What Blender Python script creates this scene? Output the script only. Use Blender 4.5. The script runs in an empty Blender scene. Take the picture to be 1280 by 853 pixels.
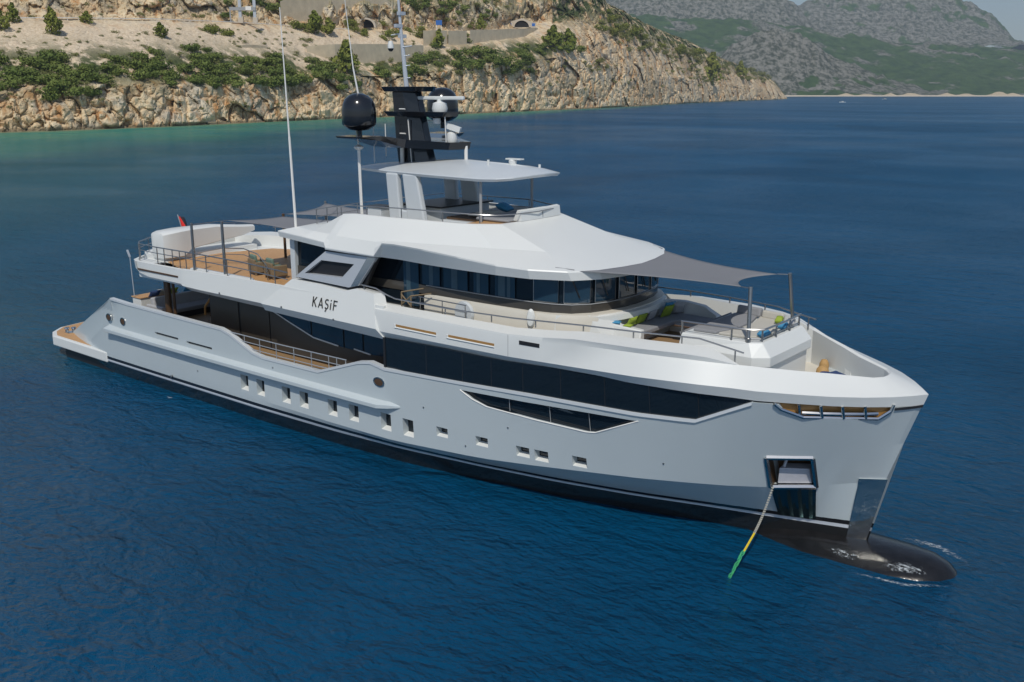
import bpy, bmesh, math, random
import numpy as np
from mathutils import Vector, Matrix

random.seed(7)
R = math.radians
scene = bpy.context.scene
COL = scene.collection

# ---------------------------------------------------------------- camera
cam_d = bpy.data.cameras.new('camera'); cam = bpy.data.objects.new('camera', cam_d); COL.objects.link(cam)
CAM = (53.741, -30.133, 14.65)
cam.location = CAM
cam.rotation_euler = (R(90 - 14.4366), 0, R(38.588))
cam_d.sensor_width = 36.0; cam_d.lens = 1210.0 / 1280.0 * 36.0
cam_d.clip_start = 0.5; cam_d.clip_end = 40000
scene.camera = cam

# ---------------------------------------------------------------- world, sun, exposure
SUN = Vector((0.55, -0.835, 0.0)).normalized(); SUN_EL = 52.0
w = bpy.data.worlds.new('World'); scene.world = w; w.use_nodes = True
nt = w.node_tree; nt.nodes.clear()
sky = nt.nodes.new('ShaderNodeTexSky'); sky.sky_type = 'NISHITA'; sky.sun_disc = False
sky.sun_elevation = R(SUN_EL); sky.sun_rotation = math.atan2(SUN.x, SUN.y) % (2 * math.pi)
sky.altitude = 10; sky.air_density = 1.0; sky.dust_density = 0.6; sky.ozone_density = 2.0
bg = nt.nodes.new('ShaderNodeBackground'); bg.inputs[1].default_value = 0.092
out = nt.nodes.new('ShaderNodeOutputWorld')
nt.links.new(sky.outputs[0], bg.inputs[0]); nt.links.new(bg.outputs[0], out.inputs[0])
sd = bpy.data.lights.new('sun', 'SUN'); so = bpy.data.objects.new('sun', sd); COL.objects.link(so)
sd.energy = 3.3; sd.angle = R(0.6); sd.color = (1.0, 0.95, 0.86)
sv = Vector((SUN.x * math.cos(R(SUN_EL)), SUN.y * math.cos(R(SUN_EL)), math.sin(R(SUN_EL))))
so.rotation_euler = sv.to_track_quat('Z', 'Y').to_euler(); so.location = sv * 120
vs = scene.view_settings
scene.display_settings.display_device = 'sRGB'
vs.view_transform = 'Standard'; vs.look = 'None'; vs.exposure = 0.0; vs.gamma = 1.0; vs.use_curve_mapping = False

# ---------------------------------------------------------------- material helpers
def mat(name, col, rough=0.5, metal=0.0, var=0.06, scale=3.0, bump=0.0, bscale=40.0, coat=0.0, spec=0.5, emis=None):
    m = bpy.data.materials.new(name); m.use_nodes = True
    t = m.node_tree; b = t.nodes['Principled BSDF']
    b.inputs['Roughness'].default_value = rough; b.inputs['Metallic'].default_value = metal
    b.inputs['Coat Weight'].default_value = coat; b.inputs['Specular IOR Level'].default_value = spec
    tc = t.nodes.new('ShaderNodeTexCoord')
    n = t.nodes.new('ShaderNodeTexNoise'); n.inputs['Scale'].default_value = scale; n.inputs['Detail'].default_value = 4
    t.links.new(tc.outputs['Object'], n.inputs['Vector'])
    mx = t.nodes.new('ShaderNodeMix'); mx.data_type = 'RGBA'
    mx.inputs[6].default_value = (*[c * (1 - var) for c in col], 1); mx.inputs[7].default_value = (*[min(1, c * (1 + var)) for c in col], 1)
    t.links.new(n.outputs['Fac'], mx.inputs[0]); t.links.new(mx.outputs[2], b.inputs['Base Color'])
    if bump:
        n2 = t.nodes.new('ShaderNodeTexNoise'); n2.inputs['Scale'].default_value = bscale; n2.inputs['Detail'].default_value = 3
        t.links.new(tc.outputs['Object'], n2.inputs['Vector'])
        bp = t.nodes.new('ShaderNodeBump'); bp.inputs['Strength'].default_value = bump; bp.inputs['Distance'].default_value = 0.02
        t.links.new(n2.outputs['Fac'], bp.inputs['Height']); t.links.new(bp.outputs['Normal'], b.inputs['Normal'])
    return m

def nodes(m): return m.node_tree, m.node_tree.nodes['Principled BSDF']
def ramp(t, src, stops):
    r = t.nodes.new('ShaderNodeValToRGB'); e = r.color_ramp.elements
    while len(e) < len(stops): e.new(0.5)
    for k, (p, c) in zip(e, stops): k.position = p; k.color = (*c, 1) if len(c) == 3 else c
    t.links.new(src, r.inputs[0]); return r.outputs[0]
def noise(t, vec, scale, detail=5, rough=0.55, dist=0.0):
    n = t.nodes.new('ShaderNodeTexNoise'); n.inputs['Scale'].default_value = scale; n.inputs['Detail'].default_value = detail
    n.inputs['Roughness'].default_value = rough; n.inputs['Distortion'].default_value = dist
    if vec is not None: t.links.new(vec, n.inputs['Vector'])
    return n.outputs['Fac']
def mix(t, fac, a, b):
    m = t.nodes.new('ShaderNodeMix'); m.data_type = 'RGBA'
    for i, v in ((0, fac), (6, a), (7, b)):
        if isinstance(v, (int, float)): m.inputs[i].default_value = v
        elif isinstance(v, tuple): m.inputs[i].default_value = (*v, 1)
        else: t.links.new(v, m.inputs[i])
    return m.outputs[2]
def mth(t, op, a, b=None, clamp=False):
    m = t.nodes.new('ShaderNodeMath'); m.operation = op; m.use_clamp = clamp
    for i, v in ((0, a), (1, b)):
        if v is None: continue
        if isinstance(v, (int, float)): m.inputs[i].default_value = v
        else: t.links.new(v, m.inputs[i])
    return m.outputs[0]
def mapping(t, scale=(1, 1, 1), src='Object', rot=(0, 0, 0)):
    tc = t.nodes.new('ShaderNodeTexCoord'); mp = t.nodes.new('ShaderNodeMapping')
    mp.inputs['Scale'].default_value = scale; mp.inputs['Rotation'].default_value = rot
    t.links.new(tc.outputs[src], mp.inputs['Vector']); return mp.outputs[0]

WHITE = mat('white_gelcoat', (0.67, 0.685, 0.67), 0.40, var=0.025, scale=0.6, coat=0.08)
CREAM = mat('cream_gelcoat', (0.62, 0.585, 0.51), 0.4, var=0.03, scale=0.8)
HARDTOP = mat('grey_white_gelcoat', (0.54, 0.575, 0.60), 0.35, var=0.03, scale=0.7, coat=0.2)
FRAMEGREY = mat('silver_paint', (0.50, 0.53, 0.57), 0.3, metal=0.25, var=0.03)
BLACK = mat('black_gloss', (0.010, 0.011, 0.014), 0.16, var=0.1, coat=0.5)
BLACKMATT = mat('black_satin', (0.018, 0.018, 0.02), 0.4, var=0.1)
GLASS = mat('dark_tinted_glass', (0.007, 0.013, 0.020), 0.04, var=0.2, scale=0.4, spec=0.55)
GLASSB = mat('blue_tinted_glass', (0.016, 0.040, 0.066), 0.04, var=0.25, scale=0.9, spec=0.8)
GLASSG = mat('bronze_tinted_glass', (0.062, 0.057, 0.050), 0.15, var=0.2, scale=0.9, spec=0.6)
STEEL = mat('polished_steel', (0.62, 0.62, 0.61), 0.16, metal=1.0, var=0.06, scale=6)
DARKSTEEL = mat('brushed_steel', (0.36, 0.36, 0.36), 0.28, metal=0.9, var=0.1, scale=6)
MIRRORG = mat('dark_polished_plate', (0.08, 0.15, 0.165), 0.12, metal=0.95, var=0.2, scale=4)  # dark teal of reflected water painted into the steel colour
MIRROR = mat('mirror_steel', (0.72, 0.73, 0.71), 0.10, metal=1.0, var=0.06, scale=4, bump=0.8, bscale=3)
BRONZE = mat('bronze_film_glass', (0.055, 0.047, 0.038), 0.38, var=0.3, scale=0.8)
RAILGREY = mat('satin_rail', (0.50, 0.52, 0.54), 0.3, metal=0.6, var=0.04)
GREYPOST = mat('grey_paint', (0.30, 0.31, 0.32), 0.35, var=0.05)
PALEPOST = mat('pale_paint', (0.74, 0.73, 0.70), 0.4, var=0.03)
GREYFAB = mat('grey_cushion_fabric', (0.255, 0.260, 0.275), 0.9, var=0.08, scale=9, bump=0.3, bscale=120)
LIGHTFAB = mat('pale_grey_fabric', (0.40, 0.40, 0.41), 0.9, var=0.08, scale=9, bump=0.3, bscale=120)
BEIGEFAB = mat('beige_fabric', (0.47, 0.45, 0.40), 0.9, var=0.08, scale=9, bump=0.2)
SAIL = mat('grey_awning_mesh', (0.185, 0.190, 0.205), 0.85, var=0.04, scale=1.2)
GREEN = mat('lime_fabric', (0.27, 0.36, 0.035), 0.85, var=0.1, scale=12, bump=0.3)
BLUEF = mat('sky_blue_fabric', (0.05, 0.24, 0.42), 0.85, var=0.1, scale=12, bump=0.3)
NAVY = mat('navy_canvas', (0.02, 0.045, 0.13), 0.8, var=0.1)
TEALF = mat('sage_fabric', (0.13, 0.20, 0.16), 0.9, var=0.1, scale=12, bump=0.3)
WICKER = mat('brown_wicker', (0.20, 0.145, 0.085), 0.75, var=0.25, scale=30, bump=0.5, bscale=60)
GOLD = mat('varnished_wood', (0.34, 0.185, 0.06), 0.4, var=0.2, scale=5)
ORANGE = mat('orange_canvas', (0.40, 0.24, 0.09), 0.7, var=0.15, scale=6)
BROWN = mat('dark_wood', (0.085, 0.048, 0.025), 0.4, var=0.3, scale=8)
LETTER = mat('dark_lettering', (0.025, 0.023, 0.02), 0.3, var=0.05)
RED = mat('red_flag_cloth', (0.62, 0.02, 0.015), 0.8, var=0.12, scale=8)
FLAGBLK = mat('dark_flag_cloth', (0.012, 0.012, 0.02), 0.8, var=0.12, scale=8)
YELLOW = mat('yellow_rope', (0.62, 0.46, 0.02), 0.7, var=0.2, scale=30)
GREENR = mat('green_rope', (0.05, 0.42, 0.16), 0.7, var=0.2, scale=30)
CHAINM = mat('galvanised_chain', (0.42, 0.41, 0.36), 0.5, metal=0.5, var=0.3, scale=30)
ANCH = mat('anchor_grey', (0.50, 0.50, 0.54), 0.45, metal=0.3, var=0.1, scale=5)
CONC = mat('concrete_wall', (0.60, 0.50, 0.35), 0.9, var=0.28, scale=0.25)
CONCP = mat('pale_concrete', (0.50, 0.44, 0.36), 0.9, var=0.12, scale=0.3)
DARKHOLE = mat('tunnel_dark', (0.012, 0.011, 0.012), 0.9)
ASPH = mat('asphalt', (0.06, 0.06, 0.06), 0.9, var=0.15, scale=0.2)
SIGNBLUE = mat('sign_blue', (0.02, 0.12, 0.42), 0.5)

def planked(name, c1, c2, axis=1, pitch=9.0):
    m = mat(name, c1, 0.55, var=0.12, scale=2.5); t, b = nodes(m)
    v = mapping(t, (1, 1, 1))
    sx = t.nodes.new('ShaderNodeSeparateXYZ'); t.links.new(v, sx.inputs[0])
    fr = mth(t, 'FRACT', mth(t, 'MULTIPLY', sx.outputs[axis], pitch))
    line = mth(t, 'LESS_THAN', fr, 0.09)
    prev = b.inputs['Base Color'].links[0].from_socket
    t.links.new(mix(t, line, prev, c2), b.inputs['Base Color'])
    return m
TEAK = planked('teak_deck', (0.50, 0.285, 0.125), (0.13, 0.08, 0.045))
TEAKD = planked('weathered_teak', (0.30, 0.19, 0.095), (0.09, 0.06, 0.035))

# hull paint: grey topsides, black boot top with a thin white pinstripe, black antifouling
HULL = mat('hull_paint', (0.485, 0.540, 0.560), 0.20, var=0.04, scale=0.35, coat=0.55)
t, b = nodes(HULL)
sx = t.nodes.new('ShaderNodeSeparateXYZ'); t.links.new(mapping(t), sx.inputs[0])
z = sx.outputs[2]
base = b.inputs['Base Color'].links[0].from_socket
c = mix(t, mth(t, 'LESS_THAN', z, 0.99), base, (0.012, 0.013, 0.016))
c = mix(t, mth(t, 'LESS_THAN', z, 0.83), c, (0.60, 0.63, 0.68))
c = mix(t, mth(t, 'LESS_THAN', z, 0.70), c, (0.017, 0.018, 0.019))
t.links.new(c, b.inputs['Base Color'])
BULBM = mat('dark_antifouling', (0.011, 0.011, 0.012), 0.20, var=0.85, scale=2.6, bump=0.5, bscale=5)

# ---------------------------------------------------------------- mesh helper
class MB:
    def __init__(s): s.v = []; s.f = []; s.mi = []; s.cur = 0
    def add(s, vs, fs):
        o = len(s.v); s.v += [tuple(p) for p in vs]
        for f in fs: s.f.append(tuple(i + o for i in f)); s.mi.append(s.cur)
        return s
    def box(s, c, d, rz=0.0, ry=0.0, rx=0.0):
        M = Matrix.Translation(c) @ Matrix.Rotation(rz, 4, 'Z') @ Matrix.Rotation(ry, 4, 'Y') @ Matrix.Rotation(rx, 4, 'X')
        h = [x / 2 for x in d]
        vs = [M @ Vector((sx * h[0], sy * h[1], sz * h[2])) for sz in (-1, 1) for sy in (-1, 1) for sx in (-1, 1)]
        return s.add(vs, [(0, 2, 3, 1), (4, 5, 7, 6), (0, 1, 5, 4), (2, 6, 7, 3), (0, 4, 6, 2), (1, 3, 7, 5)])
    def b2(s, x0, x1, y0, y1, z0, z1): return s.box(((x0 + x1) / 2, (y0 + y1) / 2, (z0 + z1) / 2), (x1 - x0, y1 - y0, z1 - z0))
    def prism(s, low, high):
        n = len(low); vs = list(low) + list(high)
        fs = [tuple(range(n - 1, -1, -1)), tuple(range(n, 2 * n))] + [(i, (i + 1) % n, n + (i + 1) % n, n + i) for i in range(n)]
        return s.add(vs, fs)
    def plate(s, poly, z0, z1): return s.prism([(x, y, z0) for x, y in poly], [(x, y, z1) for x, y in poly])
    def loft(s, rings, closed=False, caps=False):
        n = len(rings[0]); vs = [p for r in rings for p in r]; fs = []
        for k in range(len(rings) - 1):
            for i in range(n if closed else n - 1):
                j = (i + 1) % n
                fs.append((k * n + i, k * n + j, (k + 1) * n + j, (k + 1) * n + i))
        if caps:
            fs.append(tuple(range(n - 1, -1, -1))); m = (len(rings) - 1) * n; fs.append(tuple(range(m, m + n)))
        return s.add(vs, fs)
    def tube(s, pts, r, n=6, r2=None):
        pts = [Vector(p) for p in pts]; rings = []
        for i, p in enumerate(pts):
            d = (pts[min(i + 1, len(pts) - 1)] - pts[max(i - 1, 0)]).normalized()
            u = d.cross(Vector((0, 0, 1)))
            if u.length < 1e-3: u = d.cross(Vector((1, 0, 0)))
            u.normalize(); v = d.cross(u)
            rr = r if r2 is None else r + (r2 - r) * i / (len(pts) - 1)
            rings.append([p + (u * math.cos(a) + v * math.sin(a)) * rr for a in [2 * math.pi * k / n for k in range(n)]])
        return s.loft(rings, True, True)
    def lathe(s, prof, c=(0, 0, 0), n=16, tilt=None):
        rings = []
        for r, zz in prof:
            ring = [Vector((r * math.cos(2 * math.pi * k / n), r * math.sin(2 * math.pi * k / n), zz)) for k in range(n)]
            if tilt: ring = [tilt @ p for p in ring]
            rings.append([p + Vector(c) for p in ring])
        return s.loft(rings, True, True)
    def mirror(s):
        o = len(s.v); n = len(s.f)
        s.v += [(x, -y, z) for x, y, z in s.v]
        for i in range(n): s.f.append(tuple(k + o for k in reversed(s.f[i]))); s.mi.append(s.mi[i])
        return s
    def pair(s, name, m, parent=None, **kw):
        a = s.build(name, m, parent, **kw); s.v = [(x, -y, z) for x, y, z in s.v]; s.f = [tuple(reversed(f)) for f in s.f]
        s.build(name, m, parent, **kw); return a
    def build(s, name, m, parent=None, smooth=35, bevel=0.0, loc=None, weld=False):
        me = bpy.data.meshes.new(name); me.from_pydata(s.v, [], s.f)
        for k in (m if isinstance(m, (list, tuple)) else [m]): me.materials.append(k)
        me.polygons.foreach_set('material_index', s.mi)
        bm = bmesh.new(); bm.from_mesh(me)
        if weld: bmesh.ops.remove_doubles(bm, verts=bm.verts, dist=1e-4)
        bmesh.ops.recalc_face_normals(bm, faces=bm.faces); bm.to_mesh(me); bm.free()
        if smooth:
            me.polygons.foreach_set('use_smooth', [True] * len(me.polygons)); me.set_sharp_from_angle(angle=R(smooth))
        me.update()
        o = bpy.data.objects.new(name, me); COL.objects.link(o)
        if parent: o.parent = parent
        if loc: o.location = loc
        if bevel:
            bv = o.modifiers.new('bevel', 'BEVEL'); bv.width = bevel; bv.segments = 2; bv.limit_method = 'ANGLE'; bv.angle_limit = R(40)
        return o

def thing(name, label, cat, loc=(0, 0, 0), rz=0.0, group=None):
    o = bpy.data.objects.new(name, None); COL.objects.link(o); o.empty_display_size = 0.3
    o.location = loc; o.rotation_euler = (0, 0, rz); o['label'] = label; o['category'] = cat
    if group: o['group'] = group
    return o
def tag(o, label, cat, group=None, kind=None):
    o['label'] = label; o['category'] = cat
    if group: o['group'] = group
    if kind: o['kind'] = kind
    return o
def structure(o): o['kind'] = 'structure'; return o
def dup(o, parent=None):
    c = o.copy(); COL.objects.link(c)
    if parent: c.parent = parent
    for ch in list(o.children): dup(ch, c)
    return c

def itp(tab, x):
    xs = [a[0] for a in tab]
    if len(tab[0]) == 2: return float(np.interp(x, xs, [a[1] for a in tab]))
    return [float(np.interp(x, xs, [a[i] for a in tab])) for i in range(1, len(tab[0]))]

# ================================================================ the yacht
# local frame = world frame: x from stern to bow, -y starboard (the near side), z up from the water
yacht = thing('motor_yacht', 'large grey and white three-deck motor yacht at anchor with a black mast and dark windows', 'yacht')
Y = yacht
AFTB = [(0, 3.5), (1.5, 3.95), (3.3, 4.38), (5.5, 4.63)]
T0 = [(x, 0, y - .3) for x, y in AFTB] + [(12, 0, 4.33), (18.6, 0, 4.3), (23.7, 0, 4.15), (27.3, 0, 3.9), (31, 0, 3.35), (34.4, 0, 2.7), (37.35, 0, 1.95), (39.5, 0, 1.3), (41.1, 0, .9), (42.1, 0, .62), (44.2, 0, .1), (44.55, 0, .02)]
T1 = [(x, .75, y) for x, y in AFTB] + [(12, .75, 4.65), (18.6, .75, 4.65), (23.7, .75, 4.48), (27.3, .75, 4.22), (31, .75, 3.68), (34.4, .75, 3.05), (37.35, .75, 2.3), (39.5, .75, 1.62), (41.1, .75, 1.15), (42.1, .75, .86), (44.3, .75, .17), (44.7, .75, .02)]
T2 = [(x, 1.2, y) for x, y in AFTB] + [(12, 1.2, 4.7), (20, 1.2, 4.7), (23.7, 1.15, 4.66), (27.3, 1.15, 4.57), (31.6, 1.4, 4.37), (33.9, 1.6, 4.12), (36, 1.8, 3.84), (38, 1.97, 3.53), (39.7, 2.1, 3.08), (40.8, 2.13, 2.6), (41.9, 2.17, 2.0), (43.2, 2.27, 1.13), (44.5, 2.47, .33), (45.05, 2.6, .02)]
T3 = [(0, 5.3, 4.55), (8, 5.3, 4.66), (14, 5.3, 4.7), (30, 5.3, 4.7), (34, 5.35, 4.62), (38, 5.45, 4.35), (40, 5.5, 4.05), (42, 5.5, 3.42), (43.7, 5.45, 2.45), (44.5, 5.4, 1.85), (45.2, 5.35, 1.12), (45.7, 5.3, .45), (45.93, 5.28, .02)]
ZT = [(6.67, 4.26), (8.4, 4.2), (16.3, 4.12), (16.95, 3.98), (18.55, 3.38), (19.3, 3.27), (23, 3.3), (25.5, 4.13), (26.2, 4.25), (27, 4.12), (34, 4.41), (38.3, 4.47), (40.1, 4.55), (41.85, 5.42), (44, 5.40), (45.9, 5.28)]
def HB(x, z):
    lv = [itp(T, x) for T in (T0, T1, T2, T3)]
    return float(np.interp(z, [l[0] for l in lv], [l[1] for l in lv]))
def side_y(x, z, off=0.0): return -(HB(x, z) + off)

# hull as one closed solid
XT = sorted(set([6.67, 6.9, 7.2, 7.5, 7.8, 8.1, 8.4, 8.8, 9.3, 11, 10, 12, 14, 15.5, 16.3, 16.6, 16.95, 17.5, 18, 18.55, 18.9, 19.3, 20, 21, 22, 23, 23.6, 24.4, 25.2, 25.5, 26.2, 27, 28, 29, 30, 31, 32, 33, 34, 35, 36, 37, 38, 38.3, 39, 39.6, 40.1, 40.6, 41.2, 41.85, 42.3, 42.8, 43.3, 43.8, 44.2, 44.6, 45, 45.3, 45.6, 45.8, 45.9]))
def lev(T, xt):
    xa, xs = T[0][0], T[-1][0]
    # near the stern the lower levels reach further aft; near the stem every level ends on the raked stem
    x = xt if 12 <= xt <= 37 else (xa + (xt - 6.67) / (12 - 6.67) * (12 - xa) if xt < 12 else 37 + (xt - 37) / 8.9 * (xs - 37))
    zz, bb = itp(T, x); return x, zz, max(.02, bb)
rings = []
for xt in XT:
    zt = itp(ZT, xt)
    x0, z0, b0 = lev(T0, xt); x1, z1, b1 = lev(T1, xt); x2, z2, b2_ = lev(T2, xt)
    bt = max(.02, HB(xt, zt) if xt < 45.85 else .02)
    xm = .5 * (x2 + xt); zm = .5 * (z2 + zt); bm_ = .5 * (b2_ + bt) + (.015 * min(1, max(0, (xt - 37) / 5)) if xt < 45.5 else 0)
    bi = max(.01, bt - .14);  zd = 3.08 if xt < 39.5 else (4.35 if xt < 41.9 else zt - .12) if xt > 40.5 else 3.08 + (xt - 39.5) * 1.27
    bd = min(bi, max(.008, b2_ + (bt - b2_) * max(0, (min(zd, zt - .02) - z2)) / (zt - z2) - .22)) if xt > 33 else bi
    st = [(x0 - .3 * (xt > 40), -max(.01, b0 * .55), -1.5), (x0, -b0, z0), (x1, -b1, z1), (x2, -b2_, z2), (xm, -bm_, zm), (xt, -bt, zt), (xt, -bi, zt), (xt - (.35 * min(1, (xt - 40) / 3) if xt > 40 else 0), -bd, min(zd, zt - .02))]
    pt = [(x, -y, z) for x, y, z in reversed(st)]
    rings.append(st + pt)
mb = MB(); mb.loft(rings, closed=True, caps=True)
hull = mb.build('hull', [HULL, BLACKMATT], Y, smooth=9)

# pocket cutters (joined into one mesh) and boolean
cut = MB()
PORTS = [(17.85, 1.45, 2.17), (19.02, 1.42, 2.16), (20.8, 1.43, 2.16), (21.98, 1.45, 2.17), (23.8, 1.47, 2.17), (25.08, 1.5, 2.2), (26.92, 1.5, 2.22), (28.12, 1.5, 2.22), (29.87, 1.86, 2.25), (31.77, 1.9, 2.27), (33.56, 1.86, 2.26), (34.33, 1.84, 2.27), (35.84, 1.94, 2.34)]
PW = .56
def pocket(x0, x1, z0, z1, depth):
    def q(x, z, o): return (x, side_y(x, z, o), z)
    cut.prism([q(x0, z0, .25), q(x1, z0, .25), q(x1, z1, .25), q(x0, z1, .25)], [q(x0, z0, -depth), q(x1, z0, -depth), q(x1, z1, -depth), q(x0, z1, -depth)])
for xc, za, zb in PORTS: pocket(xc - PW / 2, xc + PW / 2, za, zb, .34)
EYE = [(30.9, 3.98), (31.45, 3.72), (32.1, 3.55), (34.2, 3.45), (36.2, 3.38), (36.55, 3.42), (38.2, 4.18), (34.5, 4.09)]
def hullpoly(pl, o): return [(x, side_y(x, z, o), z) for x, z in pl]
cut.prism(hullpoly(EYE, .3), hullpoly(EYE, -.16))
SLOTS = [(10.7, 12.75, 2.98, 3.1), (13.45, 15.5, 2.95, 3.07)]
for x0, x1, za, zb in SLOTS: pocket(x0, x1, za, zb, .16)
ANC = [(42.02, 2.2), (43.22, 2.24), (43.24, 3.42), (42.02, 3.38)]
cut.prism(hullpoly(ANC, .5), [(x - .05, side_y(x, z, -.95), z) for x, z in ANC])
BOWW = [(42.45, 5.6), (42.6, 5.24), (43.15, 4.98), (44.98, 4.96), (45.27, 5.22), (45.33, 5.6)]
cut.prism([(x, side_y(x, min(z, 5.4), .3), z) for x, z in BOWW], [(x, side_y(x, min(z, 5.4), -.42), z) for x, z in BOWW])
co = cut.build('cutter', HULL, None, smooth=0)
bo = hull.modifiers.new('pockets', 'BOOLEAN'); bo.object = co; bo.operation = 'DIFFERENCE'; bo.solver = 'EXACT'; bo.use_self = True
bpy.context.view_layer.update()
dg = bpy.context.evaluated_depsgraph_get()
nm = bpy.data.meshes.new_from_object(hull.evaluated_get(dg)); hull.modifiers.clear(); hull.data = nm
nm.polygons.foreach_set('use_smooth', [True] * len(nm.polygons)); nm.set_sharp_from_angle(angle=R(9))
bpy.data.objects.remove(co)

def inset_pane(name, poly, off, m, parent=Y, thick=.03):
    mb = MB(); mb.prism(hullpoly(poly, off), hullpoly(poly, off - thick)); return mb.build(name, m, parent, smooth=0)
for xc, za, zb in PORTS:
    x0, x1 = xc - PW / 2 - .02, xc + PW / 2 + .02
    o = inset_pane('hull_window', [(x0, za - .02), (x1, za - .02), (x1, zb + .02), (x0, zb + .02)], -.30, GLASS)
    f = MB()
    f.prism([(x0, side_y(x0, za, -.02), za - .002), (x1, side_y(x1, za, -.02), za - .002), (x1, side_y(x1, za, -.29), za + .06), (x0, side_y(x0, za, -.29), za + .06)],
            [(x0, side_y(x0, za, -.02), za + .01), (x1, side_y(x1, za, -.02), za + .01), (x1, side_y(x1, za, -.29), za + .09), (x0, side_y(x0, za, -.29), za + .09)])
    f.build('sill', WHITE, o, smooth=0)
# eye shaped hull window
eye = inset_pane('hull_feature_window', EYE, -.13, GLASS)
fr = MB()
for i in range(len(EYE)):
    a, b_ = EYE[i], EYE[(i + 1) % len(EYE)]
    if i < 6: fr.tube([(a[0], side_y(*a, .0), a[1]), (b_[0], side_y(*b_, .0), b_[1])], .028, 5)
fr.build('trim', PALEPOST, eye)
mu = MB()
for xx, zb in ((33.05, 3.52), (34.75, 3.44), (36.3, 3.42)):
    zt_ = float(np.interp(xx, [30.9, 34.5, 38.2], [3.98, 4.09, 4.18]))
    mu.tube([(xx, side_y(xx, zb, -.12), zb), (xx, side_y(xx, zt_, -.12), zt_)], .014, 4)
mu.build('mullion', GREYPOST, eye)
for x0, x1, za, zb in SLOTS:
    inset_pane('air_slot', [(x0, za), (x1, za), (x1, zb), (x0, zb)], -.13, BLACKMATT)
# rub ledge along the after hull
mb = MB(); rg = []
for xx in [6.15, 6.2, 10, 14, 18, 22, 25, 26.7, 27.2, 27.75]:
    e = 1.0 if xx < 26.9 else max(0.03, (27.78 - xx) / .95)
    if xx < 6.18: e = .75
    b0 = HB(xx, 2.6)
    zt_ = 2.74 if xx < 27 else 2.78
    rg.append([(xx, -(b0 - .1), zt_ + .05), (xx, -(b0 + .31 * e), zt_ - .10), (xx, -(b0 + .31 * e), 2.46 + .14 * (1 - e)), (xx, -(b0 - .1), 2.43 + .2 * (1 - e))])
mb.loft(rg, True, True); mb.build('rub_ledge', HULL, Y, smooth=12, bevel=.02)
# cap rail strip along the hull top
mb = MB(); rg = []
for xx in [q for q in XT if q <= 41.9]:
    zt_ = itp(ZT, xx); b0 = HB(xx, zt_)
    rg.append([(xx, -(b0 + .025), zt_ - .09), (xx, -(b0 + .025), zt_ + .015), (xx, -(b0 - .20), zt_ + .02), (xx, -(b0 - .20), zt_ - .09)])
mb.loft(rg, True, True); mb.pair('cap_rail', HARDTOP, Y, smooth=25)
# round mooring ports aft, rounded chrome port amidships
def ring_port(xx, zz, rx, rz, name='mooring_port'):
    c = Vector((xx, side_y(xx, zz, .0), zz)); mb = MB(); n = 14
    for r_, r2_, y0, y1 in ((1.0, 1.0, -.03, .0),):
        oa = [c + Vector((rx * math.cos(a), y0, rz * math.sin(a))) for a in [2 * math.pi * k / n for k in range(n)]]
        ia = [c + Vector((rx * .78 * math.cos(a), y0 - .008, rz * .78 * math.sin(a))) for a in [2 * math.pi * k / n for k in range(n)]]
        ob = [p + Vector((0, .06, 0)) for p in oa]
        mb.loft([ob, oa, ia], True)
    o = mb.build(name, STEEL, Y)
    m2 = MB(); m2.add([c + Vector((rx * .8 * math.cos(a), -.02, rz * .8 * math.sin(a))) for a in [2 * math.pi * k / n for k in range(n)]], [tuple(range(n))])
    m2.build('opening', BROWN, o, smooth=0); return o
ring_port(6.35, 3.2, .26, .21); ring_port(7.75, 3.18, .26, .21); ring_port(26.66, 3.5, .32, .20)
# small discharge fitting with a trickle
mb = MB(); mb.tube([(11.95, side_y(11.95, 1.05, -.05), 1.05), (11.95, side_y(11.95, 1.05, .12), 1.03)], .06, 8)
mb.build('discharge_pipe', DARKSTEEL, Y)

# polished stem plate
mb = MB(); rg = []
for zz in np.linspace(.28, 2.62, 9):
    xs = float(np.interp(zz, [0, .47, 2.6], [44.5, 44.62, 45.08]))
    wdt = float(np.interp(zz, [.28, 2.62], [.55, .72]))
    xa = xs - wdt
    ba = HB(xa, zz) + .03
    rg.append([(xa, -ba, zz), (xs - wdt * .45, -HB(xs - wdt * .45, zz) - .035, zz), (xs + .03, -.02, zz), (xs + .03, .02, zz), (xs - wdt * .45, HB(xs - wdt * .45, zz) + .035, zz), (xa, ba, zz)])
mb.loft(rg, True, True); mb.build('stem_plate', MIRROR, Y, smooth=25)

# bulbous bow, awash
mb = MB(); rg = []
for xx, zc, ry, rz_ in [(36.5, -1.3, .5, .9), (39, -.9, 1.0, .95), (41.5, -.62, 1.5, .95), (43, -.45, 1.68, .87), (44.5, -.42, 1.66, .80), (45.8, -.40, 1.55, .80), (46.6, -.36, 1.28, .74), (47.1, -.34, .92, .60), (47.4, -.34, .55, .42), (47.56, -.34, .2, .2)]:
    rg.append([(xx, ry * math.cos(a), zc + rz_ * math.sin(a)) for a in [2 * math.pi * k / 28 for k in range(28)]])
mb.loft(rg, True, True); mb.build('bulbous_bow', BULBM, Y, smooth=60)

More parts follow.
